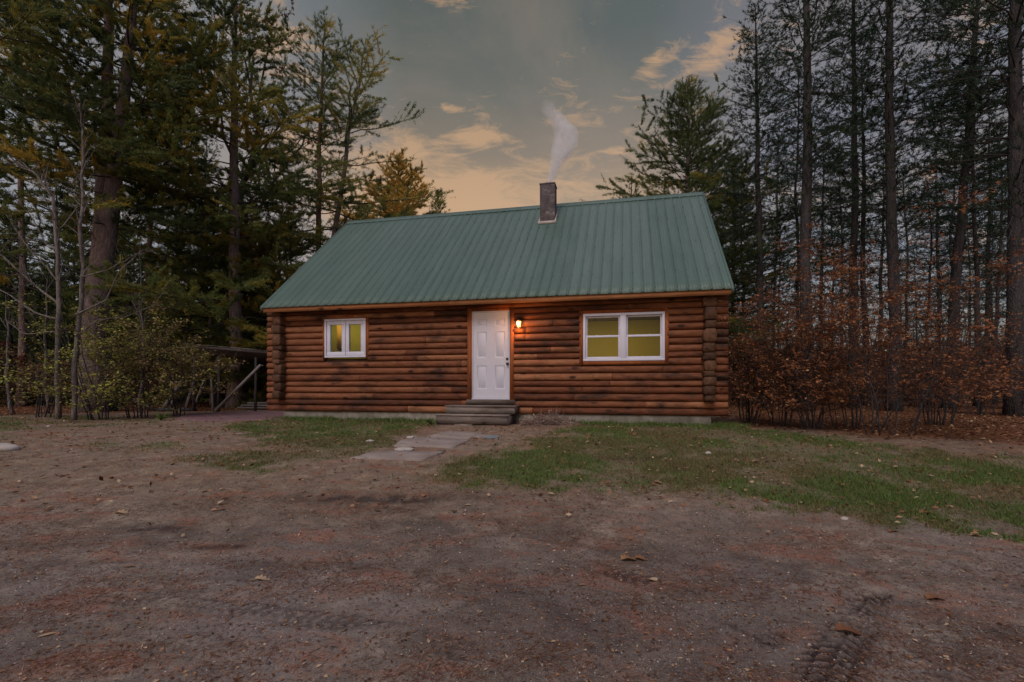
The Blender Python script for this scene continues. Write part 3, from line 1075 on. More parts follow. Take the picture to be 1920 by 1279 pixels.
def build_walls():
    global rng
    rng = np.random.default_rng(42)
    mb = MB()
    nC = 17
    LZ = np.concatenate([[0], np.cumsum(LOGH * rng.uniform(.86, 1.14, nC))]); LZ *= LOGH * nC / LZ[-1]
    for c in range(nC):
        z = Z0 + float(LZ[c]); hh_ = float(LZ[c + 1] - LZ[c])
        if c == 0:
            pieces = [(XL, -2.12, .28), (-2.11, 1.0, .95), (1.01, XR, .22)]
        else:
            cuts = [XL]
            x = XL + rng.uniform(2.2, 5.5)
            while x < XR - 1.2:
                cuts.append(x); x += rng.uniform(2.4, 5.0)
            cuts.append(XR)
            pieces = [(a, b - .004, np.clip(rng.normal(.5, .20), .05, .95)) for a, b in zip(cuts[:-1], cuts[1:])]
        for (a, b, tn) in pieces:
            segs = [(a, b)]
            for (ox0, ox1, oz0, oz1) in OPEN:
                if z + LOGH * .55 > oz0 and z + LOGH * .45 < oz1:
                    ns = []
                    for s0, s1 in segs:
                        if ox1 <= s0 or ox0 >= s1:
                            ns.append((s0, s1))
                        else:
                            if ox0 > s0 + .03:
                                ns.append((s0, ox0))
                            if ox1 < s1 - .03:
                                ns.append((ox1, s1))
                    segs = ns
            for s0, s1 in segs:
                log_piece(mb, s0, s1, z, tn, h=hh_, seed=c * 13 + int(s0 * 3) + 50)
    # backing wall strips behind the logs, with the openings left free
    bk = MB()
    xs = sorted([XL + .3, XR - .3] + [v for o in OPEN for v in o[:2]])
    for x0, x1 in zip(xs[:-1], xs[1:]):
        xm = (x0 + x1) / 2
        op = [o for o in OPEN if o[0] - .001 <= xm <= o[1] + .001]
        if op:
            o = op[0]
            bk.box(x0, x1, -.008, .12, Z0 + .02, o[2], .1)
            bk.box(x0, x1, -.008, .12, min(o[3], 3.24), 3.33, .1)
        else:
            bk.box(x0, x1, -.008, .12, Z0 + .02, 3.33, .1)
    bk.build('wall_backing', M['soffit'], CAB)
    mb.build('log_wall', M['log'], CAB, smooth=False)
    # side and rear walls
    for nm, cx, face in (('side_wall', 4.82, -1), ('side_wall', -5.65, 1)):
        m2 = MB()
        for c in range(17):
            log_piece(m2, .0, YB + .3, Z0 + c * LOGH + .02, np.clip(rng.normal(.45, .2), .05, .95), 'y', cx, face, seed=c + 9)
        d = -.12 if face == -1 else 0
        m2.box(cx + d, cx + d + .12, .13, YB, Z0 + .02, 3.38, .1)
        # gable of upright boards
        r = lambda y: 3.34 + .859 * (y + .45) if y < 3.62 else 3.34 + .859 * (7.69 - y)
        y = .02
        while y < YB:
            w = .19
            V = []
            for xx in (cx + d, cx + d + .12):
                V += [(xx, y, 3.385), (xx, y + w, 3.385), (xx, y + w, r(y + w) - .03), (xx, y, r(y) - .03)]
            m2.add(V, f4=[(0, 1, 2, 3), (7, 6, 5, 4), (0, 4, 5, 1), (2, 6, 7, 3), (1, 5, 6, 2), (0, 3, 7, 4)], tint=rng.uniform(.2, .8))
            y += w + .006
        m2.build('side_wall', M['log'], CAB)
    m3 = MB()
    for c in range(17):
        log_piece(m3, -5.65, 4.82, Z0 + c * LOGH, np.clip(rng.normal(.45, .2), .05, .95), 'x', YB, 1, seed=c + 90)
    m3.box(-5.5, 4.7, YB - .12, YB - .005, Z0 + .02, 3.33, .1)
    m3.build('rear_wall', M['log'], CAB)
    # corner columns: butt ends of the side-wall logs
    for cx in (4.82, -5.645):
        m4 = MB()
        z = Z0 + LOGH * 2.0 + .01
        k = 0
        while z < 3.24:
            h = min(LOGH * rng.uniform(.7, 1.9), 3.25 - z)
            if h < .04:
                break
            w = rng.uniform(.100, .140); yf = -.29 - rng.uniform(-.025, .03); ox = rng.normal(0, .008)
            n = 14
            a = np.linspace(0, 2 * math.pi, n, endpoint=False)
            sq = lambda t, p: np.sign(t) * np.abs(t) ** p
            rim = np.stack([cx + ox + w * sq(np.cos(a), .32) * (1 + rng.normal(0, .07, n)), np.zeros(n), z + h / 2 + h / 2 * sq(np.sin(a), .55) * (1 + rng.normal(0, .02, n))], 1)
            L = []
            for yy, sc in ((.05, 1), (yf + .02, 1), (yf, .90)):
                q = rim.copy(); q[:, 1] = yy
                cc = np.array([cx + ox, yy, z + h / 2]); q = cc + (q - cc) * sc
                q[:, 1] += rng.normal(0, .004, n)
                L.append(q)
            V = np.vstack(L + [[[cx + ox, yf - .006, z + h / 2]]])
            F = []
            for lv in (0, 1):
                for q in range(n):
                    F.append((lv * n + q, lv * n + (q + 1) % n, (lv + 1) * n + (q + 1) % n, (lv + 1) * n + q))
            m4.add(V, f3=[(3 * n, 2 * n + q, 2 * n + (q + 1) % n) for q in range(n)], f4=F, tint=rng.uniform(.15, .85))
            z += h + .003
            k += 1
        m4.build('corner_logs', M['logend'], CAB)
    f = MB()
    f.box(-5.62, 4.88, -.02, YB, .15, Z0 + .005)
    f.build('foundation', M['found'], CAB)


build_walls()


def build_roof():
    global rng
    rng = np.random.default_rng(11)
    x0, x1 = -5.945, 5.238
    ye, yr, ze, zr = -.47, 3.62, 3.35, 6.862
    zr = ze + .859 * (yr - ye)
    # rib profile across x
    xs, hs = [], []
    x = x0
    pitch = .2286
    nrm = np.array([0, -.859, 1]); nrm = nrm / np.linalg.norm(nrm)
    xs.append(x); hs.append(0)
    while x < x1 - .03:
        major = True
        for dx, h in ((.0, 0), (.012, .020), (.030, .020), (.042, 0), (.052, 0)):
            if x + dx < x1:
                xs.append(x + dx); hs.append(h)
        for dx in (.085, .150):
            for e, h in ((0, 0), (.008, .003), (.022, .003), (.03, 0)):
                if x + dx + e < x1:
                    xs.append(x + dx + e); hs.append(h)
        x += pitch
    xs.append(x1); hs.append(0)
    xs = np.array(xs); hs = np.array(hs)
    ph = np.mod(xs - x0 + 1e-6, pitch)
    seam_shade = np.where((ph > .036) & (ph < .0525), 1.0, 0.0)  # shadow line of the sheet overlap, painted along one side of each rib
    top = MB()
    rows = np.linspace(0, 1, 14)
    for sgn in (1, -1):
        V = []
        for r in rows:
            y = ye + (yr - ye) * r; z = ze + (zr - ze) * r
            wv = .004 * np.sin(xs * 1.3 + r * 6)
            yy = y - .859 * .0 + nrm[1] * (hs + wv); zz = z + nrm[2] * (hs + wv)
            if sgn == -1:
                yy = 2 * yr - yy
            V.append(np.stack([xs, yy, zz], 1))
        V = np.concatenate(V); nx = len(xs)
        tn = np.tile(seam_shade, len(rows))
        Vb = V + np.array([0, 0, -.018])
        i = np.arange(len(rows) - 1)[:, None] * nx; j = np.arange(nx - 1)[None, :]
        F = np.stack([i + j, i + j + 1, i + j + 1 + nx, i + j + nx], -1).reshape(-1, 4)
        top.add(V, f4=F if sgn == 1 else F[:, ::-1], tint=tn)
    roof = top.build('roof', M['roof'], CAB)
    sol = roof.modifiers.new('solid', 'SOLIDIFY'); sol.thickness = .004; sol.offset = -1
    # ridge cap
    rc = MB()
    y0, z0 = .17, -.17 * .859 + .026
    V = []
    for xx in (x0 - .02, x1 + .02):
        V += [(xx, yr - y0, zr + z0), (xx, yr - y0, zr + z0 - .012), (xx, yr, zr + .03), (xx, yr + y0, zr + z0), (xx, yr + y0, zr + z0 - .012), (xx, yr, zr + .012)]
    rc.add(V, f4=[(0, 2, 8, 6), (2, 3, 9, 8), (1, 7, 11, 5), (5, 11, 10, 4), (0, 6, 7, 1), (3, 4, 10, 9)])
    rc.build('ridge_cap', M['roof'], roof)
    # screws in rows on the flats
    sc = MB()
    for r in np.linspace(.03, .96, 8):
        for x in np.arange(x0 + .06, x1, pitch):
            y = ye + (yr - ye) * r; z = ze + (zr - ze) * r + .008
            s = .007
            sc.box(x - s, x + s, y - s, y + s, z - .004, z + .006)
    tag(sc.build('roof_screws', M['black'], roof), kind='stuff')
    # rake trim
    for xx in (x0, x1):
        rk = MB()
        for sgn in (1, -1):
            V = []
            for r in (0, 1):
                y = ye + (yr - ye) * r; z = ze + (zr - ze) * r
                if sgn < 0:
                    y = 2 * yr - y
                for dx in (-.018, .03) if xx < 0 else (-.03, .018):
                    for dz in (-.10, .034):
                        V.append((xx + dx, y, z + dz))
            rk.add(V, f4=[(0, 1, 3, 2), (4, 6, 7, 5), (0, 4, 5, 1), (2, 3, 7, 6), (1, 5, 7, 3), (0, 2, 6, 4)])
        rk.build('rake_trim', M['roof'], roof)
    # eave fascia and soffit
    fa = MB()
    fa.box(x0 + .03, -.9, ye + .035, ye + .072, 3.235, 3.352, .45)
    fa.box(-.897, x1 - .03, ye + .035, ye + .072, 3.237, 3.353, .7)
    fa.build('fascia', M['fascia'], CAB)
    so = MB()
    V = []
    for sgn in (1, -1):
        V = []
        for xx in (x0 + .03, x1 - .03):
            for (y, z) in ((ye + .074, 3.245), (ye + .074, 3.335), (yr, zr - .05), (yr, zr - .14)):
                V.append((xx, y if sgn > 0 else 2 * yr - y, z))
        so.add(V, f4=[(0, 1, 2, 3), (4, 7, 6, 5), (0, 3, 7, 4), (1, 5, 6, 2), (0, 4, 5, 1), (3, 2, 6, 7)])
    so.build('roof_deck', M['soffit'], CAB)
    # chimney
    cx0, cx1, cy0, cy1, ct = .715, 1.14, 2.60, 3.02, 7.10
    ch = MB()
    ch.box(cx0, cx1, cy0, cy1, 5.6, ct)
    ch.box(cx0 - .015, cx1 + .015, cy0 - .015, cy1 + .015, ct, ct + .035)
    ch.build('chimney', M['block'], roof, bevel=.006)
    fl = MB()
    fl.tube([(.93, 2.81, 7.08), (.93, 2.81, 7.22)], .085, 12)
    fl.build('flue', M['rock'], roof)
    fs = MB()
    zf = lambda y: ze + .859 * (y - ye) + .006
    fs.box(cx0 - .05, cx1 + .05, cy0 - .05, cy0 - .018, zf(cy0) - .04, zf(cy0) + .045)
    for xa, xb in ((cx1 + .004, cx1 + .035), (cx0 - .035, cx0 - .004)):
        V = []
        for xx in (xa, xb):
            for (y, dz) in ((cy0 - .02, -.02), (cy0 - .02, .09), (cy1 + .03, .09), (cy1 + .03, -.02)):
                V.append((xx, y, zf(y) + dz))
        fs.add(V, f4=[(0, 3, 2, 1), (4, 5, 6, 7), (0, 1, 5, 4), (1, 2, 6, 5), (2, 3, 7, 6), (3, 0, 4, 7)])
    fs.build('chimney_flashing', M['rock'], roof)


build_roof()


def glass_mat():
    m = bpy.data.materials.new('window glass')
    m.use_nodes = True
    t = m.node_tree; t.nodes.clear()
    tr = N(t, 'ShaderNodeBsdfTransparent'); tr.inputs[0].default_value = (.86, .88, .86, 1)
    gl = N(t, 'ShaderNodeBsdfGlossy'); gl.inputs['Roughness'].default_value = .02
    fr = N(t, 'ShaderNodeLayerWeight'); fr.inputs[0].default_value = .2
    mx = N(t, 'ShaderNodeMixShader')
    t.links.new(math_n(t, 'MULTIPLY', fr.outputs['Fresnel'], 1.3), mx.inputs[0]); t.links.new(tr.outputs[0], mx.inputs[1]); t.links.new(gl.outputs[0], mx.inputs[2])
    o = N(t, 'ShaderNodeOutputMaterial'); t.links.new(mx.outputs[0], o.inputs[0])
    return m


M['glass'] = glass_mat()


def frame_ring(mb, x0, x1, z0, z1, w, ya, yb, wb=None, tint=.5):
    wb = wb or w
    mb.box(x0, x1, ya, yb, z1 - w, z1, tint)
    mb.box(x0, x1, ya, yb, z0, z0 + wb, tint)
    mb.box(x0, x0 + w, ya, yb, z0 + wb, z1 - w, tint)
    mb.box(x1 - w, x1, ya, yb, z0 + wb, z1 - w, tint)


def build_openings():
    # trims of stained boards (part of each window / the door)
    # ---- left casement window
    x0, x1, z0, z1 = LW
    w = MB()
    frame_ring(w, x0, x1, z0, z1, .045, -.10, .02)
    win = w.build('window', M['vinyl'], CAB, bevel=.004)
    t = MB()
    t.box(x0 - .062, x0 - .002, -.085, 0, z0 - .03, z1 + .05, .6)
    t.box(x1 + .002, x1 + .075, -.085, 0, z0 - .03, z1 + .05, .5)
    t.box(x0 - .062, x1 + .075, -.088, 0, z1 + .052, z1 + .10, .4)
    t.build('window_trim', M['trim'], win)
    mid = (x0 + x1) / 2
    for a, b in ((x0 + .05, mid - .006), (mid + .006, x1 - .05)):
        s = MB()
        frame_ring(s, a, b, z0 + .05, z1 - .05, .095, -.075, .0)
        so = s.build('sash', M['vinyl'], win, bevel=.004)
        p = MB(); p.add([(a + .085, -.035, z0 + .135), (b - .085, -.035, z0 + .135), (b - .085, -.035, z1 - .135), (a + .085, -.035, z1 - .135)], f4=[(0, 1, 2, 3)])
        p.build('pane', M['glass'], win)
    # ---- right pair of sliding sashes
    x0, x1, z0, z1 = RW
    w = MB()
    frame_ring(w, x0, x1, z0, z1, .055, -.10, .02)
    w.box(2.975, 3.105, -.098, .018, z0 + .055, z1 - .055)
    win = w.build('window', M['vinyl'], CAB, bevel=.004)
    t = MB()
    t.box(x0 - .085, x0 - .002, -.085, 0, z0 - .085, z1 + .075, .6)
    t.box(x1 + .002, x1 + .085, -.085, 0, z0 - .085, z1 + .075, .7)
    t.box(x0, x1, -.088, 0, z1 + .004, z1 + .075, .4)
    t.box(x0, x1, -.088, 0, z0 - .085, z0 - .004, .55)
    t.build('window_trim', M['trim'], win)
    for a, b in ((x0 + .056, 2.974), (3.106, x1 - .056)):
        s = MB()
        frame_ring(s, a, b, 2.465, z1 - .057, .035, -.03, .0)
        s.build('sash', M['vinyl'], win, bevel=.003)
        s = MB()
        frame_ring(s, a, b, z0 + .057, 2.49, .038, -.066, -.034)
        s.box((a + b) / 2 - .16, (a + b) / 2 - .11, -.05, -.034, 2.49, 2.503); s.box((a + b) / 2 + .11, (a + b) / 2 + .16, -.05, -.034, 2.49, 2.503)
        s.build('sash', M['vinyl'], win, bevel=.003)
        p = MB(); p.add([(a + .03, -.018, 2.49), (b - .03, -.018, 2.49), (b - .03, -.018, z1 - .09), (a + .03, -.018, z1 - .09)], f4=[(0, 1, 2, 3)])
        p.build('pane', M['glass'], win)
        p = MB(); p.add([(a + .03, -.052, z0 + .09), (b - .03, -.052, z0 + .09), (b - .03, -.052, 2.46), (a + .03, -.052, 2.46)], f4=[(0, 1, 2, 3)])
        p.build('pane', M['glass'], win)
    # ---- door
    x0, x1, z0, z1 = DR
    d = MB()
    # slab with six moulded panels: outer frame grid at the surface, panels sunk then raised
    px = [(-.375 + 0, -.085), (.075, .365)]
    zb = [(1.05 + .24, 1.05 + .80), (1.05 + .98, 1.05 + 1.60), (1.05 + 1.72, 1.05 + 1.90)]
    X0, X1, Zb, Zt = x0 + .028, x1 - .03, z0 + .03, z1 - .028
    xcuts = [X0, px[0][0] + .03, px[0][1] - .02, px[1][0] + .02, px[1][1] - .03, X1]
    zcuts = [Zb, zb[0][0], zb[0][1], zb[1][0], zb[1][1], zb[2][0], zb[2][1], Zt]
    ys = -.030
    for i in range(5):
        for j in range(7):
            a, b = xcuts[i], xcuts[i + 1]; c, e = zcuts[j], zcuts[j + 1]
            if i in (1, 3) and j in (1, 3, 5):
                m_ = .018; n_ = .040
                def ring(k, y):
                    return [(a + k, y, c + k), (b - k, y, c + k), (b - k, y, e - k), (a + k, y, e - k)]
                V = ring(0, ys) + ring(.014, ys + .012) + ring(.028, ys + .012) + ring(.046, ys + .002)
                F = []
                for q in range(3):
                    for r_ in range(4):
                        F.append((q * 4 + r_, q * 4 + (r_ + 1) % 4, q * 4 + 4 + (r_ + 1) % 4, q * 4 + 4 + r_))
                F.append((12, 13, 14, 15))
                d.add(V, f4=F)
            else:
                d.add([(a, ys, c), (b, ys, c), (b, ys, e), (a, ys, e)], f4=[(0, 1, 2, 3)])
    d.box(X0, X1, -.016, .02, Zb, Zt)
    door = d.build('door', M['white'], CAB)
    f = MB()
    f.box(x0, x0 + .025, -.055, .03, z0, z1); f.box(x1 - .027, x1, -.055, .03, z0, z1)
    f.box(x0 + .025, x1 - .027, -.055, .03, z1 - .025, z1)
    f.box(x0 - .03, x1 + .01, -.075, .03, z0 - .005, z0 + .026)
    f.build('door_frame', M['white'], door, bevel=.003)
    t = MB()
    t.box(x0 - .098, x0 - .002, -.088, 0, .955, 3.20, .55)
    t.box(x1 + .002, x1 + .098, -.088, 0, .955, 3.20, .65)
    t.box(x0 - .098, x1 + .098, -.092, 0, 3.202, 3.30, .1)
    t.box(x0 - .001, x1 + .001, -.080, 0, z1 + .001, 3.2018, .1)
    t.build('door_trim', M['trim'], door)
    s = MB(); s.box(x0 - .12, x1 + .12, -.12, -.0, .935, 1.044, .2)
    s.build('door_sill', M['step'], door)
    h = MB()
    hx = .405
    h.tube([(hx, -.03, 1.885), (hx, -.042, 1.885)], .034, 14)
    h.tube([(hx, -.04, 1.885), (hx, -.07, 1.885)], .012, 8)
    h.tube([(hx, -.066, 1.885), (hx, -.080, 1.885), (hx, -.105, 1.885), (hx, -.114, 1.885)], [.018, .032, .030, .008], 14)
    h.build('handle', M['black'], door, smooth=True)
    h = MB()
    h.tube([(hx - .015, -.03, 2.0), (hx - .015, -.048, 2.0)], .030, 14)
    h.box(hx - .020, hx - .010, -.062, -.048, 1.985, 2.015)
    h.build('deadbolt', M['black'], door)


build_openings()


def build_lamp():
    lx, lz = .70, 2.80
    lamp = MB()
    lamp.box(lx - .045, lx + .045, -.115, -.09, lz - .02, lz + .16)
    lamp.tube([(lx, -.115, lz + .12), (lx, -.15, lz + .15), (lx, -.19, lz + .135), (lx, -.19, lz + .10)], .008, 6)
    # roof of the lantern
    lamp.tube([(lx, -.19, lz + .108), (lx, -.19, lz + .085), (lx, -.19, lz + .058)], [.012, .05, .078], 6)
    lamp.tube([(lx, -.19, lz - .105), (lx, -.19, lz - .088)], [.045, .055], 6)
    for k in range(6):
        a = k * math.pi / 3
        c, s = math.cos(a), math.sin(a)
        lamp.tube([(lx + .068 * c, -.19 + .068 * s, lz + .06), (lx + .050 * c, -.19 + .050 * s, lz - .095)], .0045, 4)
    o = lamp.build('wall_lantern', M['brass'], CAB)
    gm = bpy.data.materials.new('seeded lamp glass')
    gm.use_nodes = True
    t = gm.node_tree
    b = t.nodes['Principled BSDF']
    b.inputs['Base Color'].default_value = (1, .75, .4, 1)
    b.inputs['Emission Color'].default_value = (1, .50, .16, 1)
    b.inputs['Emission Strength'].default_value = 2.4
    g = MB()
    g.tube([(lx, -.19, lz + .052), (lx, -.19, lz - .086)], [.060, .044], 6)
    g.build('lamp_glass', gm, o)
    bm_ = bpy.data.materials.new('bulb')
    bm_.use_nodes = True
    b = bm_.node_tree.nodes['Principled BSDF']
    b.inputs['Emission Color'].default_value = (1, .82, .5, 1)
    b.inputs['Emission Strength'].default_value = 12
    g = MB()
    g.tube([(lx, -.247, lz + .030), (lx, -.249, lz + .01), (lx, -.247, lz - .035), (lx, -.245, lz - .05)], [.010, .022, .022, .010], 8)
    g.build('bulb', bm_, o)
    # the lamp's own light
    for k, (dx, dy, dz, e) in enumerate(((0, -.31, -.02, 10), (.0, -.19, -.15, 4))):
        ld = bpy.data.lights.new('lamp_light', 'POINT')
        ld.energy = e
        ld.color = (1, .38, .10)
        ld.shadow_soft_size = .04
        l = bpy.data.objects.new('lamp_light', ld)
        COL.objects.link(l)
        l.parent = CAB
        l.location = (lx + dx, dy, lz + dz)


build_lamp()


def build_inside():
    wall = simple('mustard room wall', (.42, .33, .035), .9, .06, 1.5, .1, .05)
    green = simple('olive curtain', (.30, .26, .035), .9, .1, 2, .1, .1)
    orange = simple('orange door', (.75, .42, .06), .8, .05, 3, .2, 0)
    dark = simple('room ceiling', (.25, .2, .05), .9)
    r = MB()
    r.box(-5.5, 4.68, 2.9, 2.98, .75, 3.2)
    r.box(-.9, -.85, .13, 2.9, .75, 3.2)
    r.box(-5.52, -5.45, .13, 2.9, .75, 3.2); r.box(4.62, 4.69, .13, 2.9, .75, 3.2)
    r.build('inside_wall', wall, CAB)
    c = MB(); c.box(-5.5, 4.68, .125, 3.0, 3.22, 3.26); c.build('ceiling', dark, CAB)
    f = MB(); f.box(-5.5, 4.68, .125, 3.0, Z0 + .012, .76); f.build('inside_floor', M['soffit'], CAB)
    g = MB()
    g.box(-4.95, -3.4, .95, 1.0, .8, 3.2)
    g.build('curtain', green, CAB)
    g = MB()
    g.box(-4.66, -4.50, .90, .945, 2.40, 3.2)
    g.build('cupboard', orange, CAB)
    g = MB()
    a = np.linspace(-.3, math.pi + .3, 12)
    g.tube(np.stack([-3.58 + .05 * np.cos(a), np.full(12, .35), 2.20 + .06 * np.sin(a)], 1), .009, 6)
    g.box(-3.65, -3.50, .30, .40, 2.10, 2.15)
    g.build('faucet', M['white'], CAB)
    for (x, y, z, e, w) in ((-4.3, .50, 3.16, 8, 2.0), (3.0, 1.4, 3.16, 20, 3.0)):
        ld = bpy.data.lights.new('ceiling_lamp', 'AREA')
        ld.shape = 'RECTANGLE'; ld.size = w; ld.size_y = .5
        ld.energy = e; ld.color = (1, .85, .55)
        l = bpy.data.objects.new('ceiling_lamp', ld); COL.objects.link(l)
        l.parent = CAB; l.location = (x, y, z); l.rotation_euler = (R(18), 0, 0)


build_inside()


def build_steps():
    st = empty('door_steps', hw(-.15, -.1, .5), R(-12.9))
    tag(st, 'weathered grey wooden two-tread steps below the white door', 'steps')

    def loc(mb, *a, **k):
        return mb
    ox, oy, oz = -.15, -.1, .5
    def bx(mb, x0, x1, y0, y1, z0, z1, t):
        mb.box(x0 - ox, x1 - ox, y0 - oy, y1 - oy, z0 - oz, z1 - oz, t, jit=.002)
    m = MB()
    bx(m, -.95, .71, -.60, -.36, .885, .92, .6); m.build('tread', M['step'], st)
    m = MB(); bx(m, -.95, .71, -.352, -.10, .886, .921, .45); m.build('tread', M['step'], st)
    m = MB(); bx(m, -1.05, .62, -.93, -.62, .700, .735, .95); m.build('tread', M['step'], st)
    m = MB()
    bx(m, -.93, .69, -.585, -.55, .738, .884, .75); m.build('riser', M['step'], st)
    m = MB(); bx(m, -1.03, .60, -.915, -.88, .525, .698, .5); m.build('riser', M['step'], st)
    for xa in (-.93, .655):
        m = MB()
        bx(m, xa, xa + .035, -.548, -.10, .745, .884, .3)
        bx(m, xa - (.1 if xa < 0 else .09) + .001, xa - (.1 if xa < 0 else .09) + .036, -.878, -.10, .48, .698, .3)
        m.build('stringer', M['step'], st)
    m = MB()
    bx(m, -.6, -.2, -.90, -.7, .46, .523, .5)
    m.build('block', M['rock'], st)


build_steps()


# ================================================================== trees, right side
def place(px, d, **k):
    return dict(loc=at(px, d), **k)


def top_for(py, d, px):
    """height of a tree at this distance whose top stands at that photo row"""
    return zat(py, d) - at(px, d)[2]


pine('pine_tree', top_for(158, 24, 1290), .20, 2.2, 4.6, dens=2.2, seed=3, whorl=.58, per=(5, 6), shape='round', el0=-2, el1=36, loc=at(1288, 24),
     tint0=.42, gold=.10, gold_z=(11, 15), label='full dark green pine rising behind the right end of the roof')
pine('pine_tree', top_for(300, 27, 1385), .15, 1.5, 2.9, dens=1.3, seed=4, whorl=.5, per=(4, 5), shape='round', loc=at(1378, 27), mats=('bark_dark', 'needles_dark'),
     label='shorter dark pine filling the gap beside the right roof edge')
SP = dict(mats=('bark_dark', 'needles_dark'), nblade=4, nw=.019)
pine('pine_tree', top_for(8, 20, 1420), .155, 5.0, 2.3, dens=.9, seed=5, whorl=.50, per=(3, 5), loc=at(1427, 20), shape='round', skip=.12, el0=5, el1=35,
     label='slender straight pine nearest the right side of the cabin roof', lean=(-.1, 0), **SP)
pine('pine_tree', 20, .205, 6.2, 2.6, dens=.85, seed=6, whorl=.62, loc=at(1510, 17), skip=.2, el0=8, lean=(-.25, 0), dead=.9,
     label='thick grey trunked pine second to the right of the cabin', **SP)
pine('pine_tree', 16, .085, 4.2, 1.6, dens=.5, seed=7, whorl=.6, loc=at(1493, 23), skip=.2, label='thin dark pine close behind the thick grey trunk', **SP)
pine('pine_tree', 20, .165, 5.5, 2.6, dens=.9, seed=8, whorl=.6, loc=at(1600, 20), skip=.15, dead=.9, label='tall pine left of a close pair of trunks above the rust bushes', **SP)
pine('pine_tree', top_for(110, 22, 1627), .135, 5.5, 2.2, dens=.9, seed=9, whorl=.6, loc=at(1628, 22), lean=(-.3, 0), dead=.9, label='thinner right hand trunk of the close pair above the rust bushes', **SP)
pine('pine_tree', 21, .195, 6.0, 2.9, dens=.85, seed=10, whorl=.62, loc=at(1677, 17), skip=.2, dead=.9, el0=10, label='stout dark pine rising straight from the middle of the rust bushes', **SP)
pine('pine_tree', 10.5, .06, 3.5, 1.2, dens=.4, seed=12, whorl=.6, loc=at(1741, 23), label='very thin pine pole right of the stout dark pine', **SP)
pine('pine_tree', 19, .19, 7.5, 2.8, dens=1.0, seed=13, whorl=.5, per=(4, 5), loc=at(1778, 18.5), lean=(1.35, 0), dead=.7, label='pine with trunk leaning to the right near the right edge', **SP)
pine('pine_tree', 15, .11, 5.5, 2.0, dens=.9, seed=14, whorl=.5, loc=at(1832, 21), label='upright slim pine just right of the leaning trunk', **SP)
pine('pine_tree', 13, .085, 4.5, 2.0, dens=.8, seed=15, whorl=.5, loc=at(1866, 23), label='slim pine between the leaning trunk and the thick edge trunk', **SP)
pine('pine_tree', 20, .225, 5.5, 3.4, dens=.8, seed=16, whorl=.6, loc=at(1907, 14), dead=.9, el0=5, label='thickest trunk at the right edge of the yard', **SP)

# ---- trees deeper in the right wood: copies of a few
def far_copies(protos, spots, group, label):
    for i, (px, d, sc, rz) in enumerate(spots):
        p = protos[i % len(protos)]
        o = p if i < len(protos) else copy_tree(p)
        o.location = at(px, d)
        o.rotation_euler = (0, 0, rz)
        o.scale = (sc, sc, sc * (1 + .07 * math.sin(i * 2.3)))
        tag(o, label, 'tree', group)


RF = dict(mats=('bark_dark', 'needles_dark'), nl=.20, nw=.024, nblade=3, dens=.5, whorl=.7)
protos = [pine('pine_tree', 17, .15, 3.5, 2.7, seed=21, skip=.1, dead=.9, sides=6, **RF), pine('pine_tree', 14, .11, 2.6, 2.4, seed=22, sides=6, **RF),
          pine('pine_tree', 15.5, .10, 4.0, 1.9, seed=23, sides=6, skip=.2, dead=.9, **RF)]
spots = []
rr = random.Random(5)
for px, d in ((1395, 36), (1450, 31), (1462, 44), (1540, 29), (1560, 40), (1575, 33), (1650, 34), (1700, 30), (1715, 42), (1760, 33), (1790, 28), (1815, 44),
              (1850, 31), (1885, 35), (1930, 26), (1960, 38), (2010, 30), (2080, 22), (2180, 27), (1330, 42), (1250, 46), (1420, 50), (1505, 52), (1610, 48), (1685, 50), (1770, 54), (1860, 50), (1180, 34), (1060, 44), (900, 48), (2260, 34), (2350, 26)):
    spots.append((px, d, rr.uniform(.85, 1.15), rr.uniform(0, 6.28)))
far_copies(protos, spots, 'pines deep in the right hand wood', 'thin dark pine deep in the wood right of the cabin')

# ---- rust coloured beech saplings in front of the right wood
RU = dict(layered=True, mats=('bark_dark', 'leaf_rust'), kids=6, levels=3, ang=58, upw=.15)
bush = [(1405, 11.6, 2.3, .45, 4200, 'low rust leafed bush touching the right corner of the cabin', .5),
        (1462, 10.8, 2.7, .45, 5200, 'rust leafed bush with bare lower stems, second from the cabin', .45),
        (1530, 10.0, 2.5, .45, 5600, 'rust bush below the thick grey trunk', .5),
        (1600, 10.0, 3.5, .5, 6200, 'tall rust leafed clump left of the tallest one', .42),
        (1670, 9.0, 3.9, .40, 7600, 'tallest rust leafed clump reaching up the stout dark trunk', .46),
        (1755, 10.8, 3.0, .38, 2800, 'airy rust leafed sapling right of the tallest clump', .5),
        (1835, 14.5, 2.8, .45, 1700, 'spreading rust sapling with flat layers under the leaning trunk', .55),
        (1915, 14.0, 2.4, .45, 800, 'rust sapling at the right edge in front of the thick trunk', .55),
        (1480, 17.0, 4.0, .5, 4200, 'rust thicket standing farther back beside the cabin', .4),
        (1640, 17.5, 4.6, .45, 4600, 'farther rust thicket behind the tallest clump', .4),
        (1780, 19.0, 3.2, .5, 1700, 'farther rust thicket behind the leaning trunk', .4)]
for i, (px, d, h, sp, nl_, lb, tt) in enumerate(bush):
    broadleaf('beech_sapling', h, .014, seed=40 + i, stems=13 if h < 3.3 else 9, spread=sp, loc=at(px, d), leaves=int(nl_ * 1.0), leaf=(.060, .036), tint0=tt,
              first=.14, label=lb, group='rust leafed saplings along the right wood', cat='shrub', parts=('stems', 'twigs', 'leaves'), **RU)

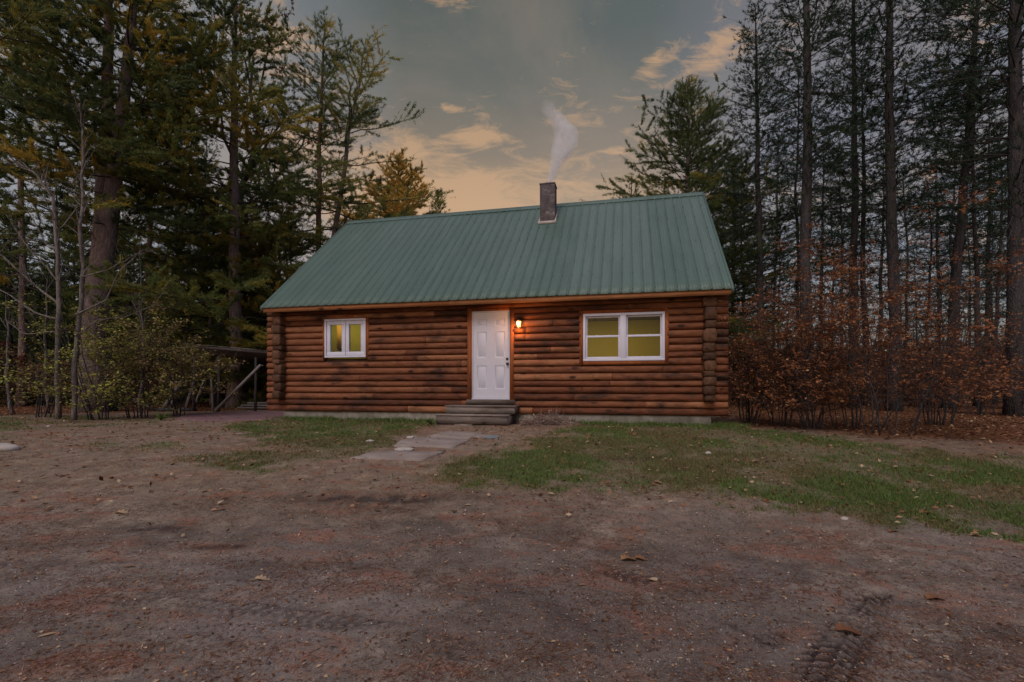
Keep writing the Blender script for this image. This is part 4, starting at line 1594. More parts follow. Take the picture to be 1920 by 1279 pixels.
# ================================================================== trees, left side
pine('pine_tree', 19.5, .40, 6.4, 5.2, dens=1.5, seed=51, tint0=.54, tintv=.14, whorl=.85, per=(3, 5), loc=at(172, 17), lean=(.15, .4), fork=(5.0, 1.7, -.3, 16.5), gold=.30, gold_z=(9.5, 14),
     nl=.17, nw=.026, label='huge forked pine with two trunks rising from one base', nblade=5, el0=-8, dead=.8, fol_from=.3)
pine('pine_tree', 18.0, .27, 3.6, 4.7, dens=1.6, seed=52, tint0=.54, tintv=.14, whorl=.85, per=(3, 5), loc=at(441, 20), lean=(-.2, 0), gold=.15, gold_z=(10, 16), nl=.17, nw=.026,
     label='big dense pine between the forked pine and the cabin roof', shape='round', el0=-10)
pine('pine_tree', top_for(35, 22, 592), .16, 7.2, 3.1, dens=1.7, seed=53, whorl=.62, loc=at(592, 22), lean=(.45, 0), gold=.3, gold_z=(14, 17), shape='tall', per=(3, 4),
     mats=('bark_red', 'needles'), label='slim reddish trunked pine left of the leaning one', el0=0, skip=.15, dead=.5)
pine('pine_tree', top_for(82, 22.5, 700), .18, 6.0, 4.6, dens=1.7, seed=54, tint0=.54, tintv=.14, whorl=.66, loc=at(596, 22.5), lean=(2.0, 0), gold=.2, gold_z=(12, 17), per=(2, 4),
     label='pine leaning right above the left end of the roof', shape='round', el0=-6, skip=.15)
pine('pine_tree', top_for(292, 33, 742), .2, 4.0, 3.9, dens=1.5, seed=55, whorl=.6, per=(4, 5), loc=at(742, 33), nl=.24, nw=.03, mats=('bark_red', 'needles_gold'), shape='round',
     label='golden needled pine showing over the left roof ridge', el1=50, tint0=.45, tintv=.2)
pine('pine_tree', top_for(362, 40, 822), .15, 4.0, 1.9, dens=.8, seed=56, whorl=.6, per=(4, 5), loc=at(822, 40), nl=.24, nw=.03, shape='round',
     label='small distant pine just peeping over the roof ridge', tint0=.6)
pine('pine_tree', top_for(385, 36, 668), .15, 3.0, 3.0, dens=.9, seed=57, whorl=.55, per=(4, 5), loc=at(680, 36), nl=.24, nw=.03, shape='round',
     label='rounded green pine low behind the left end of the ridge', tint0=.55)
pine('pine_tree', 17.0, .15, 5.0, 5.0, dens=1.3, seed=58, tint0=.54, tintv=.14, whorl=.95, per=(3, 4), loc=at(40, 21), nl=.17, nw=.026, gold=.12, gold_z=(6, 12), el0=-12,
     label='dense dark pine at the far left behind the bare saplings')
pine('pine_tree', 18, .2, 6.5, 3.3, dens=1.2, seed=59, tint0=.54, tintv=.14, whorl=.95, loc=at(-75, 13.5), el0=-14, label='pine at the left edge with long drooping limbs', nl=.14, nw=.016)
pine('pine_tree', 17.5, .14, 7.0, 2.6, dens=1.3, seed=60, tint0=.54, tintv=.14, whorl=.8, loc=at(272, 24), mats=('bark_red', 'needles'), gold=.3, gold_z=(10, 16), label='slim pine right of the huge forked pine')
pine('pine_tree', 16.0, .12, 5.0, 2.6, dens=1.2, seed=61, whorl=.8, loc=at(332, 26), label='thin pine midway between the forked and the big dense pine', tint0=.4)
pine('pine_tree', 15.0, .10, 4.0, 2.4, dens=1.2, seed=62, whorl=.8, loc=at(385, 28), label='thin pine just left of the big dense pine', tint0=.4)
pine('pine_tree', 9.5, .12, .9, 3.0, dens=2.0, seed=63, whorl=.5, per=(5, 6), loc=at(400, 21.5), shape='round', el0=-8, nl=.17, nw=.022, tint0=.6,
     label='bushy young pine with bright green boughs behind the yellow bush')
pine('pine_tree', 8.0, .10, .8, 2.8, dens=2.0, seed=64, whorl=.5, per=(5, 6), loc=at(520, 21.5), shape='round', el0=-8, nl=.17, nw=.022, tint0=.6,
     label='bushy young pine close to the left eave of the roof')
# the dark filling of the left wood
LF = dict(mats=('bark_dark', 'needles'), tint0=.38, nl=.22, nw=.036, nblade=4, whorl=.42, per=(5, 6), shape='cone', sides=6, el0=-10)
hem = [pine('young_pine', 9.0, .10, .5, 2.6, dens=.8, seed=71, **LF), pine('young_pine', 6.5, .08, .3, 2.1, dens=.8, seed=72, **LF)]
spots = []
for px, d in ((15, 23), (95, 22.5), (215, 24), (300, 23.5), (450, 25.5), (345, 27), (140, 27), (50, 29), (245, 29), (420, 30), (500, 28), (560, 30), (600, 33), (180, 33), (90, 35), (320, 34), (-40, 26), (-140, 22),
              (-230, 26), (460, 36), (0, 38), (250, 38), (390, 40), (560, 40), (640, 42), (-120, 34), (-300, 32)):
    spots.append((px, d, rr.uniform(.85, 1.25), rr.uniform(0, 6.28)))
far_copies(hem, spots, 'dark young pines filling the left wood', 'dark low branched young pine in the shade of the left wood')
spots = []
protos2 = [copy_tree(protos[0]), copy_tree(protos[1])]
for px, d in ((100, 31), (480, 34), (225, 36), (540, 38), (310, 46), (-60, 33), (-180, 30), (430, 46), (650, 40), (-330, 26), (-420, 34)):
    spots.append((px, d, rr.uniform(.85, 1.15), rr.uniform(0, 6.28)))
far_copies(protos2, spots, 'tall pines deep in the left wood', 'tall dark pine deep in the wood left of the cabin')

# bare oak behind the big dense pine
broadleaf('oak_tree', 19.0, .26, seed=81, levels=4, loc=at(470, 25), mats=('bark_dark', 'leaf_brown'), leaves=2600, leaf=(.12, .07), first=.45, ratio=.42, ang=48, kids=9,
          lean=(.6, 0), wob=.16, upw=.35, twigr=.006, label='nearly bare oak with crooked limbs above the big dense pine')
broadleaf('oak_tree', 10.5, .09, seed=82, levels=3, loc=at(545, 24), mats=('bark_red', 'leaf_rust'), leaves=5200, leaf=(.11, .07), first=.35, ratio=.38, kids=9, tint0=.55, twigr=.005,
          label='rust leafed oak beside the left roof slope')
broadleaf('oak_tree', 7.2, .06, seed=83, levels=3, loc=at(478, 21.0), mats=('bark_red', 'leaf_rust'), leaves=2600, leaf=(.10, .06), first=.3, ratio=.30, kids=9, layered=True, tint0=.6,
          label='slender oak with hanging rust leaves above the lean-to')
# pale bare saplings at the left
BS = dict(mats=('bark_pale', 'leaf_yellow'), leaves=0, cat='tree', upw=.5, ang=42)
def limbed_sapling(label, d, lines, seed):
    """bare young tree whose limbs run along given directions (photo pixels at its distance), each with its own twigs"""
    global rng
    rng = np.random.default_rng(seed)
    base = at(lines[0][0][0], d)
    r_ = empty('bare_sapling', base)
    tag(r_, label, 'tree')
    tr, br = MB(), MB()
    for i, L in enumerate(lines):
        pts = np.array([((a - 960) / FPX * d - base[0], rng.normal(0, .12) * (k > 0), max(zat(b_, d) - base[2], -.1) if k or i else -.1) for k, (a, b_) in enumerate(L[:-1])])
        P = interp(pts, np.linspace(0, 1, len(pts) * 4)) + rng.normal(0, .008, (len(pts) * 4, 3))
        rad = np.linspace(L[-1], L[-1] * .28, len(P))
        (tr if i == 0 else br).tube(P, rad, 7 if i == 0 else 5)
        ln = np.linalg.norm(np.diff(P, axis=0), axis=1).sum()
        for q in rng.uniform(.25, .98, int(ln * 3.2) + 2):
            b0 = interp(P, np.array([q]))[0]
            t_ = unit(interp(P, np.array([min(1, q + .05)]))[0] - interp(P, np.array([q - .05]))[0])
            dd = unit(t_ + rng.normal(0, .6, 3) + [0, 0, .25])
            l = rng.uniform(.25, .9) * min(1, ln * .4)
            Q = b0 + dd * (np.linspace(0, l, 5))[:, None] + np.cumsum(rng.normal(0, .03 * l, (5, 3)), 0)
            br.tube(Q, np.linspace(max(.004, L[-1] * .3), .002, 5), 3, cap=False)
            for w in range(3):
                c0_ = interp(Q, np.array([rng.uniform(.3, 1)]))[0]
                c1_ = c0_ + unit(dd + rng.normal(0, .7, 3)) * l * rng.uniform(.25, .5)
                br.sticks([c0_], [c1_], .003, .0015)
    tr.build('trunk', M['bark_pale'], r_, smooth=True)
    br.build('branches', M['bark_pale'], r_)


limbed_sapling('bare sapling whose long limbs sweep up to the left edge', 13.0,
               [[(110, 768), (116, 680), (118, 560), (113, 450), (100, 372), (62, 322), (28, 308), .07],
                [(116, 600), (70, 588), (0, 545), (-60, 520), .03], [(117, 575), (60, 535), (0, 478), (-70, 420), .034], [(114, 470), (80, 455), (45, 400), (25, 365), .024],
                [(113, 430), (128, 380), (140, 340), .02], [(117, 620), (50, 628), (10, 600), .02], [(116, 540), (88, 500), (60, 470), (0, 398), .026]], 85)
limbed_sapling('slender crooked grey stem with limbs reaching right across the forked trunk', 12.4,
               [[(140, 768), (141, 690), (143, 600), (150, 500), (156, 430), (152, 370), (150, 330), (156, 285), (152, 240), (160, 200), .062],
                [(143, 590), (190, 560), (228, 510), (262, 465), .026], [(148, 520), (200, 505), (248, 476), (290, 470), .018], [(154, 372), (164, 352), (170, 330), .02], [(143, 630), (190, 600), (240, 596), (300, 572), .016]], 86)
broadleaf('bare_sapling', 3.6, .05, seed=86, levels=2, loc=at(28, 15), kids=5, first=.5, ratio=.3, label='short bare sapling stem at the far left', **BS)
broadleaf('bare_sapling', 4.4, .05, seed=87, levels=3, loc=at(90, 15.5), kids=6, first=.4, ratio=.5, label='crooked bare sapling behind the pale ones', **BS)
broadleaf('bare_sapling', 5.4, .04, seed=88, levels=3, loc=at(262, 16), kids=7, first=.2, ratio=.55, label='bare twiggy sapling right of the forked trunk', **BS)
# yellow bush
YB_ = dict(mats=('bark_dark', 'leaf_yellow'), kids=7, levels=3, ang=55, upw=.1, cat='shrub', parts=('stems', 'twigs', 'leaves'), layered=True)
broadleaf('yellow_bush', 3.0, .02, seed=91, stems=8, spread=.35, loc=at(190, 12.8), leaves=3400, leaf=(.065, .04), tint0=.78, label='yellow green bush against the foot of the forked pine', first=.08, **YB_)
broadleaf('yellow_bush', 3.0, .022, seed=92, stems=10, spread=.42, loc=at(262, 13.4), leaves=6500, leaf=(.07, .045), tint0=.48, label='broad tan leafed bush in the middle of the left edge', first=.08, **YB_)
broadleaf('yellow_bush', 2.4, .02, seed=93, stems=6, spread=.35, loc=at(335, 14.2), leaves=2600, leaf=(.065, .04), tint0=.32, label='brownish bush arching towards the lean-to shed', first=.15, **YB_)
broadleaf('yellow_bush', 1.9, .02, seed=94, stems=5, spread=.5, loc=at(75, 13.6), leaves=1300, leaf=(.07, .04), tint0=.35, label='small thin tan bush left of the pale saplings', **YB_)

# far woods closing the view: too many trunks to count
def far_woods():
    global rng
    rng = np.random.default_rng(99)
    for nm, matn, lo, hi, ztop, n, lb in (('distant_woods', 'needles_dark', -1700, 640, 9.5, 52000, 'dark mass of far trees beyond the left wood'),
                                          ('distant_thicket', 'leaf_rust', 620, 3000, 4.6, 52000, 'rust brown mass of undergrowth beyond the right wood')):
        px = rng.uniform(lo, hi, n); d = rng.uniform(44, 60, n)
        x = (px - 960) / FPX * d
        gz0 = ground_z(x, d)
        prof = fbm(x * .25, d * .25, 12)
        z = gz0 + rng.uniform(0, 1, n) ** .8 * ztop * (.6 + .7 * prof)
        fol = MB()
        fol.leaves(np.stack([x, d, z], 1), rng.normal(0, 1, (n, 3)), rng.normal(0, 1, (n, 3)), rng.uniform(.35, .75, n), rng.uniform(.2, .4, n),
                   tint=np.clip(rng.normal(.35, .15, n), 0, 1))
        o = fol.build(nm, M[matn])
        tag(o, lb, kind='stuff')


far_woods()


# ================================================================== undergrowth deeper in both woods
def more_shrubs():
    src = {}
    for i, (nm, mt, n, h) in enumerate((('undergrowth_shrub', 'leaf_rust', 1500, 3.0), ('undergrowth_shrub', 'leaf_brown', 1300, 2.4))):
        src[i] = broadleaf(nm, h, .018, seed=140 + i, stems=6, spread=.6, levels=3, kids=5, loc=(0, 0, 0), leaves=n, leaf=(.15, .09), first=.05, mats=('bark_dark', mt),
                           layered=True, ang=58, upw=.1, cat='shrub', parts=('stems', 'twigs', 'leaves'), tint0=.4)
    used = set()
    r_ = random.Random(3)
    for side, lst, lb in (('right', [(1385, 21), (1440, 24), (1500, 22), (1560, 26), (1600, 24), (1665, 23), (1720, 21), (1760, 26), (1800, 24), (1850, 20), (1880, 25), (1940, 18), (1990, 23), (1520, 32), (1680, 33), (1840, 34), (1420, 34), (2060, 27), (2150, 20)],
                           'rust brown shrub in the shade deeper in the right wood'),
                          ('left', [(20, 21), (90, 20.5), (230, 22), (330, 21.5), (410, 24), (480, 27), (60, 26), (-60, 20), (-160, 19), (300, 26), (545, 26), (455, 21.5), (500, 22)], 'dim brown shrub in the shade deeper in the left wood')):
        for k, (px, d) in enumerate(lst):
            i = (k % 2) if side == 'right' else 1
            o = src[i] if i not in used and not used.add(i) else copy_tree(src[i])
            o.location = at(px, d)
            o.rotation_euler = (0, 0, r_.uniform(0, 6.28))
            q = r_.uniform(.75, 1.2)
            o.scale = (q, q, q)
            tag(o, lb, 'shrub', 'shrubs deeper in the %s wood' % side)


more_shrubs()


# ================================================================== lawn, stones, fallen needles and leaves
def scatter(n, x0, x1, y0, y1, wfun=None, power=1.0):
    """points on the ground, thicker near the photographer's side so the density looks even"""
    u = rng.uniform(0, 1, n)
    y = y0 * (y1 / y0) ** (u ** power)
    x = rng.uniform(-1, 1, n) * np.minimum(1.35 * y + .5, x1)
    if wfun is not None:
        k = rng.uniform(0, 1, n) < wfun(x, y)
        x, y = x[k], y[k]
    return x, y


def build_lawn():
    global rng
    rng = np.random.default_rng(300)
    x, y = scatter(620000, -14, 14, 3.2, 15, lambda a, b: grass_w(a, b) ** 1.3)
    P = np.stack([x, y, gz(x, y) - .004], 1)
    n = len(x)
    hgt = rng.uniform(.022, .070, n) * (.35 + 1.3 * fbm(x * 2.5, y * 2.5, 71))
    D = np.stack([rng.normal(0, .6, n), rng.normal(0, .6, n), np.ones(n)], 1)
    g = MB()
    patch = smoothstep(.38, .60, fbm(x * 1.1, y * 1.1, 77))
    g.blades(P, D, hgt, rng.uniform(.005, .011, n) + y * .0006, tint=np.clip(.16 + .55 * patch + rng.normal(0, .24, n), 0, 1))
    tag(g.build('lawn_grass', M['grass']), 'short patchy green and straw grass between yard and cabin', kind='stuff')
    # taller weeds along the foundation
    w = MB()
    m = 5200
    hx = np.concatenate([rng.uniform(-5.7, -1.3, m), rng.uniform(1.9, 5.6, m)])
    hy = -.04 - rng.exponential(.16, 2 * m)
    P = np.array([hw(a, b) for a, b in zip(hx, hy)])
    P[:, 2] = gz(P[:, 0], P[:, 1])
    k = rng.random(2 * m) < .25 + .75 * smoothstep(.42, .6, fbm(P[:, 0] * 2.2, P[:, 1] * 2.2, 81))
    P = P[k]; n = len(P)
    D = np.stack([rng.normal(0, .55, n), rng.normal(0, .55, n), np.ones(n)], 1)
    w.blades(P, D, rng.uniform(.04, .15, n) * (.5 + fbm(P[:, 0] * 3, P[:, 1] * 3, 83)), rng.uniform(.008, .018, n), tint=np.clip(rng.normal(.72, .2, n), 0, 1))
    # broad weed leaves
    q = rng.choice(n, n // 4)
    w.leaves(P[q] + np.array([0, 0, .03]), rng.normal(0, 1, (len(q), 3)) + [0, 0, .4], np.tile([[0, 0, 1.0]], (len(q), 1)), rng.uniform(.03, .07, len(q)), rng.uniform(.02, .04, len(q)),
             tint=np.clip(rng.normal(.85, .12, len(q)), 0, 1))
    tag(w.build('foundation_weeds', M['grass']), 'ragged green weeds growing along the cabin foundation', kind='stuff')


build_lawn()


def build_litter():
    global rng
    rng = np.random.default_rng(310)
    # fallen pine needles, straw bits
    x, y = scatter(130000, -14, 14, 1.2, 14, None, .85)
    w = fbm(x * 1.5 + 4, y * 2.4 + 2, 91)
    k = rng.random(len(x)) < .12 + .88 * smoothstep(.46, .62, w)
    x, y = x[k], y[k]; n = len(x)
    a = rng.uniform(0, 6.28, n)
    P = np.stack([x, y, gz(x, y) + rng.uniform(.001, .006, n)], 1)
    D = np.stack([np.cos(a), np.sin(a), rng.normal(0, .06, n)], 1)
    g = MB()
    g.blades(P, D, rng.uniform(.04, .09, n), .0014 + .0008 * y, tint=np.clip(rng.normal(.45, .22, n), 0, 1), U=np.tile([[0, 0, 1.0]], (n, 1)))
    m = foliage('fallen needles', [(0, (.05, .022, .014)), (.5, (.17, .065, .035)), (.8, (.28, .15, .085)), (1, (.42, .30, .20))], .1)
    tag(g.build('fallen_needles', m), 'reddish fallen pine needles strewn over the dirt yard', kind='stuff')
    # gravel
    x, y = scatter(70000, -12, 12, 1.2, 9, None, .75)
    k = rng.random(len(x)) < .25 + .75 * smoothstep(.40, .60, fbm(x * 1.8, y * 1.8, 95))
    x, y = x[k], y[k]; n = len(x)
    s = rng.lognormal(-5.55, .45, n)
    s = np.minimum(s, .016)
    z = gz(x, y)
    octa = np.array([[1, 0, 0], [0, 1, 0], [-1, 0, 0], [0, -1, 0], [0, 0, .75], [0, 0, -.4]])
    V = octa[None] * s[:, None, None] * rng.uniform(.6, 1.25, (n, 6, 3))
    a = rng.uniform(0, 6.28, n)
    ca, sa = np.cos(a)[:, None], np.sin(a)[:, None]
    V = np.stack([V[..., 0] * ca - V[..., 1] * sa, V[..., 0] * sa + V[..., 1] * ca, V[..., 2]], -1) + np.stack([x, y, z], -1)[:, None]
    T = np.array([(0, 1, 4), (1, 2, 4), (2, 3, 4), (3, 0, 4), (1, 0, 5), (2, 1, 5), (3, 2, 5), (0, 3, 5)])
    F = (np.arange(n)[:, None, None] * 6 + T[None]).reshape(-1, 3)
    g = MB(); g.add(V.reshape(-1, 3), f3=F, tint=np.repeat(rng.uniform(0, 1, n), 6))
    m, t, b = mat('gravel stones', .9, .2)
    t.links.new(ramp_n(t, attr(t), [(0, (.06, .045, .045)), (.5, (.16, .125, .12)), (.85, (.27, .225, .21)), (1, (.48, .42, .40))]), b.inputs['Base Color'])
    tag(g.build('gravel', m), 'small grey and pale stones pressed into the dirt yard', kind='stuff')
    # leaf litter: dead leaves under the trees and over the yard
    g = MB()
    n = 60000
    d = rng.uniform(5, 24, n); px = rng.uniform(-300, 2300, n)
    x = (px - 960) / FPX * d
    k = rng.random(n) < np.clip(litter_w(x, d) + .05 + .12 * smoothstep(6, 9, d), 0, 1)
    x, y = x[k], d[k]; n = len(x)
    P = np.stack([x, y, gz(x, y) + rng.uniform(.004, .02, n)], 1)
    D = rng.normal(0, 1, (n, 3)) * [1, 1, .25]
    g.leaves(P, D, rng.normal(0, .3, (n, 3)) + [0, 0, 1], rng.uniform(.04, .10, n), rng.uniform(.025, .06, n), tint=np.clip(rng.normal(.5, .24, n), 0, 1))
    m = foliage('dead leaves', [(0, (.045, .02, .012)), (.45, (.14, .055, .025)), (.75, (.26, .13, .06)), (1, (.42, .30, .19))], .1)
    tag(g.build('leaf_litter', m), 'dead brown leaves carpeting the ground under the trees', kind='stuff')
    # sparse dead leaves and straw crumbs on the open lawn
    g = MB()
    x, y = scatter(9000, -12, 12, 2.2, 11)
    n = len(x)
    xl, yl = scatter(3000, -12, 12, 4.2, 13, lambda a, b: .15 + .85 * (grass_w(a, b) > .2))
    Pl = np.stack([xl, yl, gz(xl, yl) + .03], 1); ml = len(xl)
    g.leaves(Pl, rng.normal(0, 1, (ml, 3)) * [1, 1, .3], rng.normal(0, .4, (ml, 3)) + [0, 0, 1], rng.uniform(.03, .075, ml), rng.uniform(.02, .045, ml), tint=np.clip(rng.normal(.68, .25, ml), 0, 1))
    P = np.stack([x, y, gz(x, y) + .006], 1)
    g.leaves(P, rng.normal(0, 1, (n, 3)) * [1, 1, .2], rng.normal(0, .3, (n, 3)) + [0, 0, 1], rng.uniform(.010, .035, n), rng.uniform(.006, .02, n), tint=np.clip(rng.normal(.55, .3, n), 0, 1))
    tag(g.build('leaf_crumbs', m), 'crumbled leaf bits scattered over dirt and lawn', kind='stuff')
    return m


M['dead'] = build_litter()


# single leaves lying on the dirt that the photo shows one by one
def oak_outline(L, lobes=4, curl=.2):
    pts = []
    for side in (1, -1):
        row = []
        for i in range(lobes * 2 + 1):
            s = i / (lobes * 2)
            w = (.10 + .30 * math.sin(math.pi * min(1, s * .9 + .08))) * (1.0 if i % 2 else .42)
            row.append((s * L, side * w * L))
        pts.append(row)
    return pts


def lone_leaf(px, py, L, ang, kind, tint, label, flat=.0):
    global rng
    rng = np.random.default_rng(int(px * 7 + py))
    x, y, _ = gpt(px, py)
    z = float(gz(x, y)) + .006
    mb = MB()
    if kind == 'oak':
        up, dn = oak_outline(L)
        n = len(up)
        cz = lambda s, w: .10 * L * math.sin(s / L * 5 + .4) + abs(w) * .45
        V = [(s, 0, cz(s, 0) * .6) for s, _ in up] + [(s, w, cz(s, w)) for s, w in up] + [(s, w, cz(s, w) * .8) for s, w in dn]
        F = [(i, i + 1, n + i + 1, n + i) for i in range(n - 1)] + [(i + 1, i, 2 * n + i, 2 * n + i + 1) for i in range(n - 1)]
        mb.add(V, f4=F, tint=tint)
        mb.tube([(-.25 * L, .02 * L, .004), (0, 0, .004), (L * .9, 0, .02 * L)], .0015, 4, tint=tint)
    elif kind == 'round':
        a = np.linspace(0, 2 * math.pi, 14, endpoint=False)
        V = [(0, 0, .004)] + [(math.cos(t) * L / 2 * (1 + .08 * math.sin(3 * t)), math.sin(t) * L / 2 * .9, .010 + .05 * L * math.sin(2 * t)) for t in a]
        mb.add(V, f3=[(0, i + 1, (i + 1) % 14 + 1) for i in range(14)], tint=tint)
    else:
        s = np.linspace(0, 1, 8); w = np.sin(math.pi * s) ** .8 * L * .18
        V = [(q * L, 0, .02 * L + .08 * L * math.sin(q * 3)) for q in s] + [(q * L, k, .02 * L + .3 * k) for q, k in zip(s, w)] + [(q * L, -k, .02 * L + .3 * k) for q, k in zip(s, w)]
        mb.add(V, f4=[(i, i + 1, 9 + i, 8 + i) for i in range(7)] + [(i + 1, i, 16 + i, 17 + i) for i in range(7)], tint=tint)
    o = mb.build('fallen_leaf', M['dead'], None)
    o.location = (x, y, z); o.rotation_euler = (R(flat), 0, R(ang))
    tag(o, label, 'leaf', 'single leaves on the dirt yard')


for a in ((477, 1087, .10, 10, 'oak', .98, 'pale tan oak leaf lying left of the yard centre'),
          (70, 1196, .085, 40, 'long', .95, 'narrow curled tan leaf at the lower left'),
          (1165, 1052, .13, 20, 'oak', .80, 'larger left one of two curled brown oak leaves side by side'),
          (1190, 1047, .10, -15, 'oak', .66, 'smaller darker one of two curled oak leaves side by side'),
          (1225, 1087, .062, 0, 'round', 1.0, 'round pale leaf shaped like a coin on the dirt'),
          (1085, 1100, .06, 5, 'long', .82, 'small tan leaf left of the round pale leaf'),
          (1568, 1187, .13, -10, 'oak', .52, 'reddish brown leaf lying on the tyre tread marks'),
          (1417, 1092, .05, 10, 'long', .95, 'tiny pale leaf right of the round pale leaf'),
          (1738, 1123, .13, 5, 'oak', .6, 'brown oak leaf on the right of the dirt yard'),
          (1725, 965, .15, -5, 'oak', .75, 'big curled brown leaf on the right lawn edge'),
          (1668, 1000, .10, 20, 'oak', .6, 'dark curled leaf below the right lawn edge'),
          (1820, 1005, .10, -20, 'oak', .85, 'pale brown leaf at the far right lawn edge'),
          (1410, 868, .15, 0, 'oak', .9, 'light tan leaf in the middle of the right lawn'),
          (228, 1065, .09, 15, 'long', .75, 'slim brown leaf above the left yard corner'),
          (217, 964, .13, 5, 'oak', .95, 'pale curled leaf cluster beside the dark left hollow'),
          (1545, 1000, .08, 60, 'oak', .85, 'light leaf on dirt under the lawn edge'),
          (985, 912, .09, 10, 'oak', .8, 'brown leaf at the left tip of the right lawn'),
          (1226, 906, .12, -25, 'oak', .85, 'tan oak leaf on the lawn below the double window')):
    lone_leaf(*a)


def blob(mb, c, r, seed=0, sub=2, flat=.6, rough=.2, tint=.5):
    g = np.random.default_rng(seed)
    nu, nv = 14, 9
    V = []
    for i in range(nv):
        th = math.pi * (i + .5) / nv
        for j in range(nu):
            ph = 2 * math.pi * j / nu
            d = np.array([math.sin(th) * math.cos(ph), math.sin(th) * math.sin(ph), math.cos(th)])
            k = 1 + rough * (float(fbm(d[0] * 2 + seed, d[1] * 2 + d[2], seed)) - .5) * 2.2
            V.append(np.array(c) + d * k * np.array([r[0], r[1], r[2]]))
    F = [(i * nu + j, (i + 1) * nu + j, (i + 1) * nu + (j + 1) % nu, i * nu + (j + 1) % nu) for i in range(nv - 1) for j in range(nu)]
    k = len(V)
    V += [np.mean(V[:nu], 0), np.mean(V[-nu:], 0)]
    f3 = [(k, j, (j + 1) % nu) for j in range(nu)] + [(k + 1, (nv - 1) * nu + (j + 1) % nu, (nv - 1) * nu + j) for j in range(nu)]
    mb.add(V, f3=f3, f4=F, tint=tint)


def rocks():
    for i, (px, py, r, lb) in enumerate(((6, 845, (.22, .16, .085), 'flat pale boulder at the left edge of the yard'),
                                         (694, 828, (.075, .05, .022), 'white stone left of the walk slabs'),
                                         (757, 845, (.16, .10, .035), 'heap of pale broken stone between the walk slabs'),
                                         (922, 823, (.12, .09, .035), 'bluish grey stone at the right end of the walk'),
                                         (772, 821, (.10, .07, .03), 'pale stone at the upper left of the walk slabs'),
                                         (1328, 852, (.045, .04, .035), 'small white pebble on the right lawn'),
                                         (1583, 976, (.035, .03, .022), 'small pale stone on the near lawn edge'),
                                         (91, 800, (.04, .035, .02), 'small white stone on the far left dirt'))):
        x, y, _ = gpt(px, py)
        m = MB()
        blob(m, (0, 0, 0), r, seed=i + 5)
        o = m.build('stone', M['rock'] if i != 3 else M['bluerock'], smooth=False)
        o.location = (x, y, float(gz(x, y)) + r[2] * .35)
        tag(o, lb, 'stone')


M['bluerock'] = concrete('blue grey stone', (.15, .19, .20), (.10, .12, .12))
rocks()


def slab(pts, label, name='walk_slab', m='slab', th=.07, up=.026, seed=1):
    """flat slab with ragged edge; outline from photo pixels on the ground"""
    g = np.random.default_rng(seed)
    P = pxpoly(pts)
    Q = []
    for i in range(len(P)):
        a, b = P[i], P[(i + 1) % len(P)]
        k = max(2, int(np.hypot(*(b - a)) / .09))
        nrm = np.array([-(b - a)[1], (b - a)[0]]); nrm = nrm / (np.hypot(*nrm) + 1e-9)
        for q in range(k):
            Q.append(a + (b - a) * q / k + nrm * g.normal(0, .008))
    Q = np.array(Q); c = Q.mean(0)
    zc = ground_z(Q[:, 0], Q[:, 1]) + up
    inner = c + (Q - c) * .97
    n = len(Q)
    V = np.vstack([np.column_stack([Q - c, zc - th]), np.column_stack([Q - c, zc - .006]), np.column_stack([inner - c, ground_z(inner[:, 0], inner[:, 1]) + up + g.normal(0, .0015, n)]),
                   [[0, 0, float(ground_z(*c)) + up]]])
    z0 = float(ground_z(*c)); V[:, 2] -= z0
    F = []
    for lv in (0, 1):
        F += [(lv * n + i, lv * n + (i + 1) % n, (lv + 1) * n + (i + 1) % n, (lv + 1) * n + i) for i in range(n)]
    mb = MB()
    mb.add(V, f3=[(3 * n, 2 * n + i, 2 * n + (i + 1) % n) for i in range(n)], f4=F)
    o = mb.build(name, M[m])
    o.location = (c[0], c[1], z0)
    tag(o, label, 'slab', 'broken slabs of the front walk' if name == 'walk_slab' else None)


slab([(655, 862), (792, 864), (832, 850), (700, 849)], 'nearest wide concrete slab of the front walk', seed=1)
slab([(738, 838), (848, 841), (880, 827), (790, 822), (750, 828)], 'middle concrete slab of the front walk', seed=2)
slab([(800, 820), (880, 824), (905, 814), (842, 810)], 'greyish slab just below the door steps', m='slab', seed=3)
slab([(888, 822), (932, 825), (936, 819), (895, 816)], 'small broken slab at the right of the front walk', seed=4)
slab([(330, 787), (380, 790), (540, 787), (600, 778), (560, 771.5), (430, 773), (350, 778)], 'pinkish concrete pad beside the left corner of the cabin', name='concrete_pad', m='pink', up=.03, th=.1, seed=5)


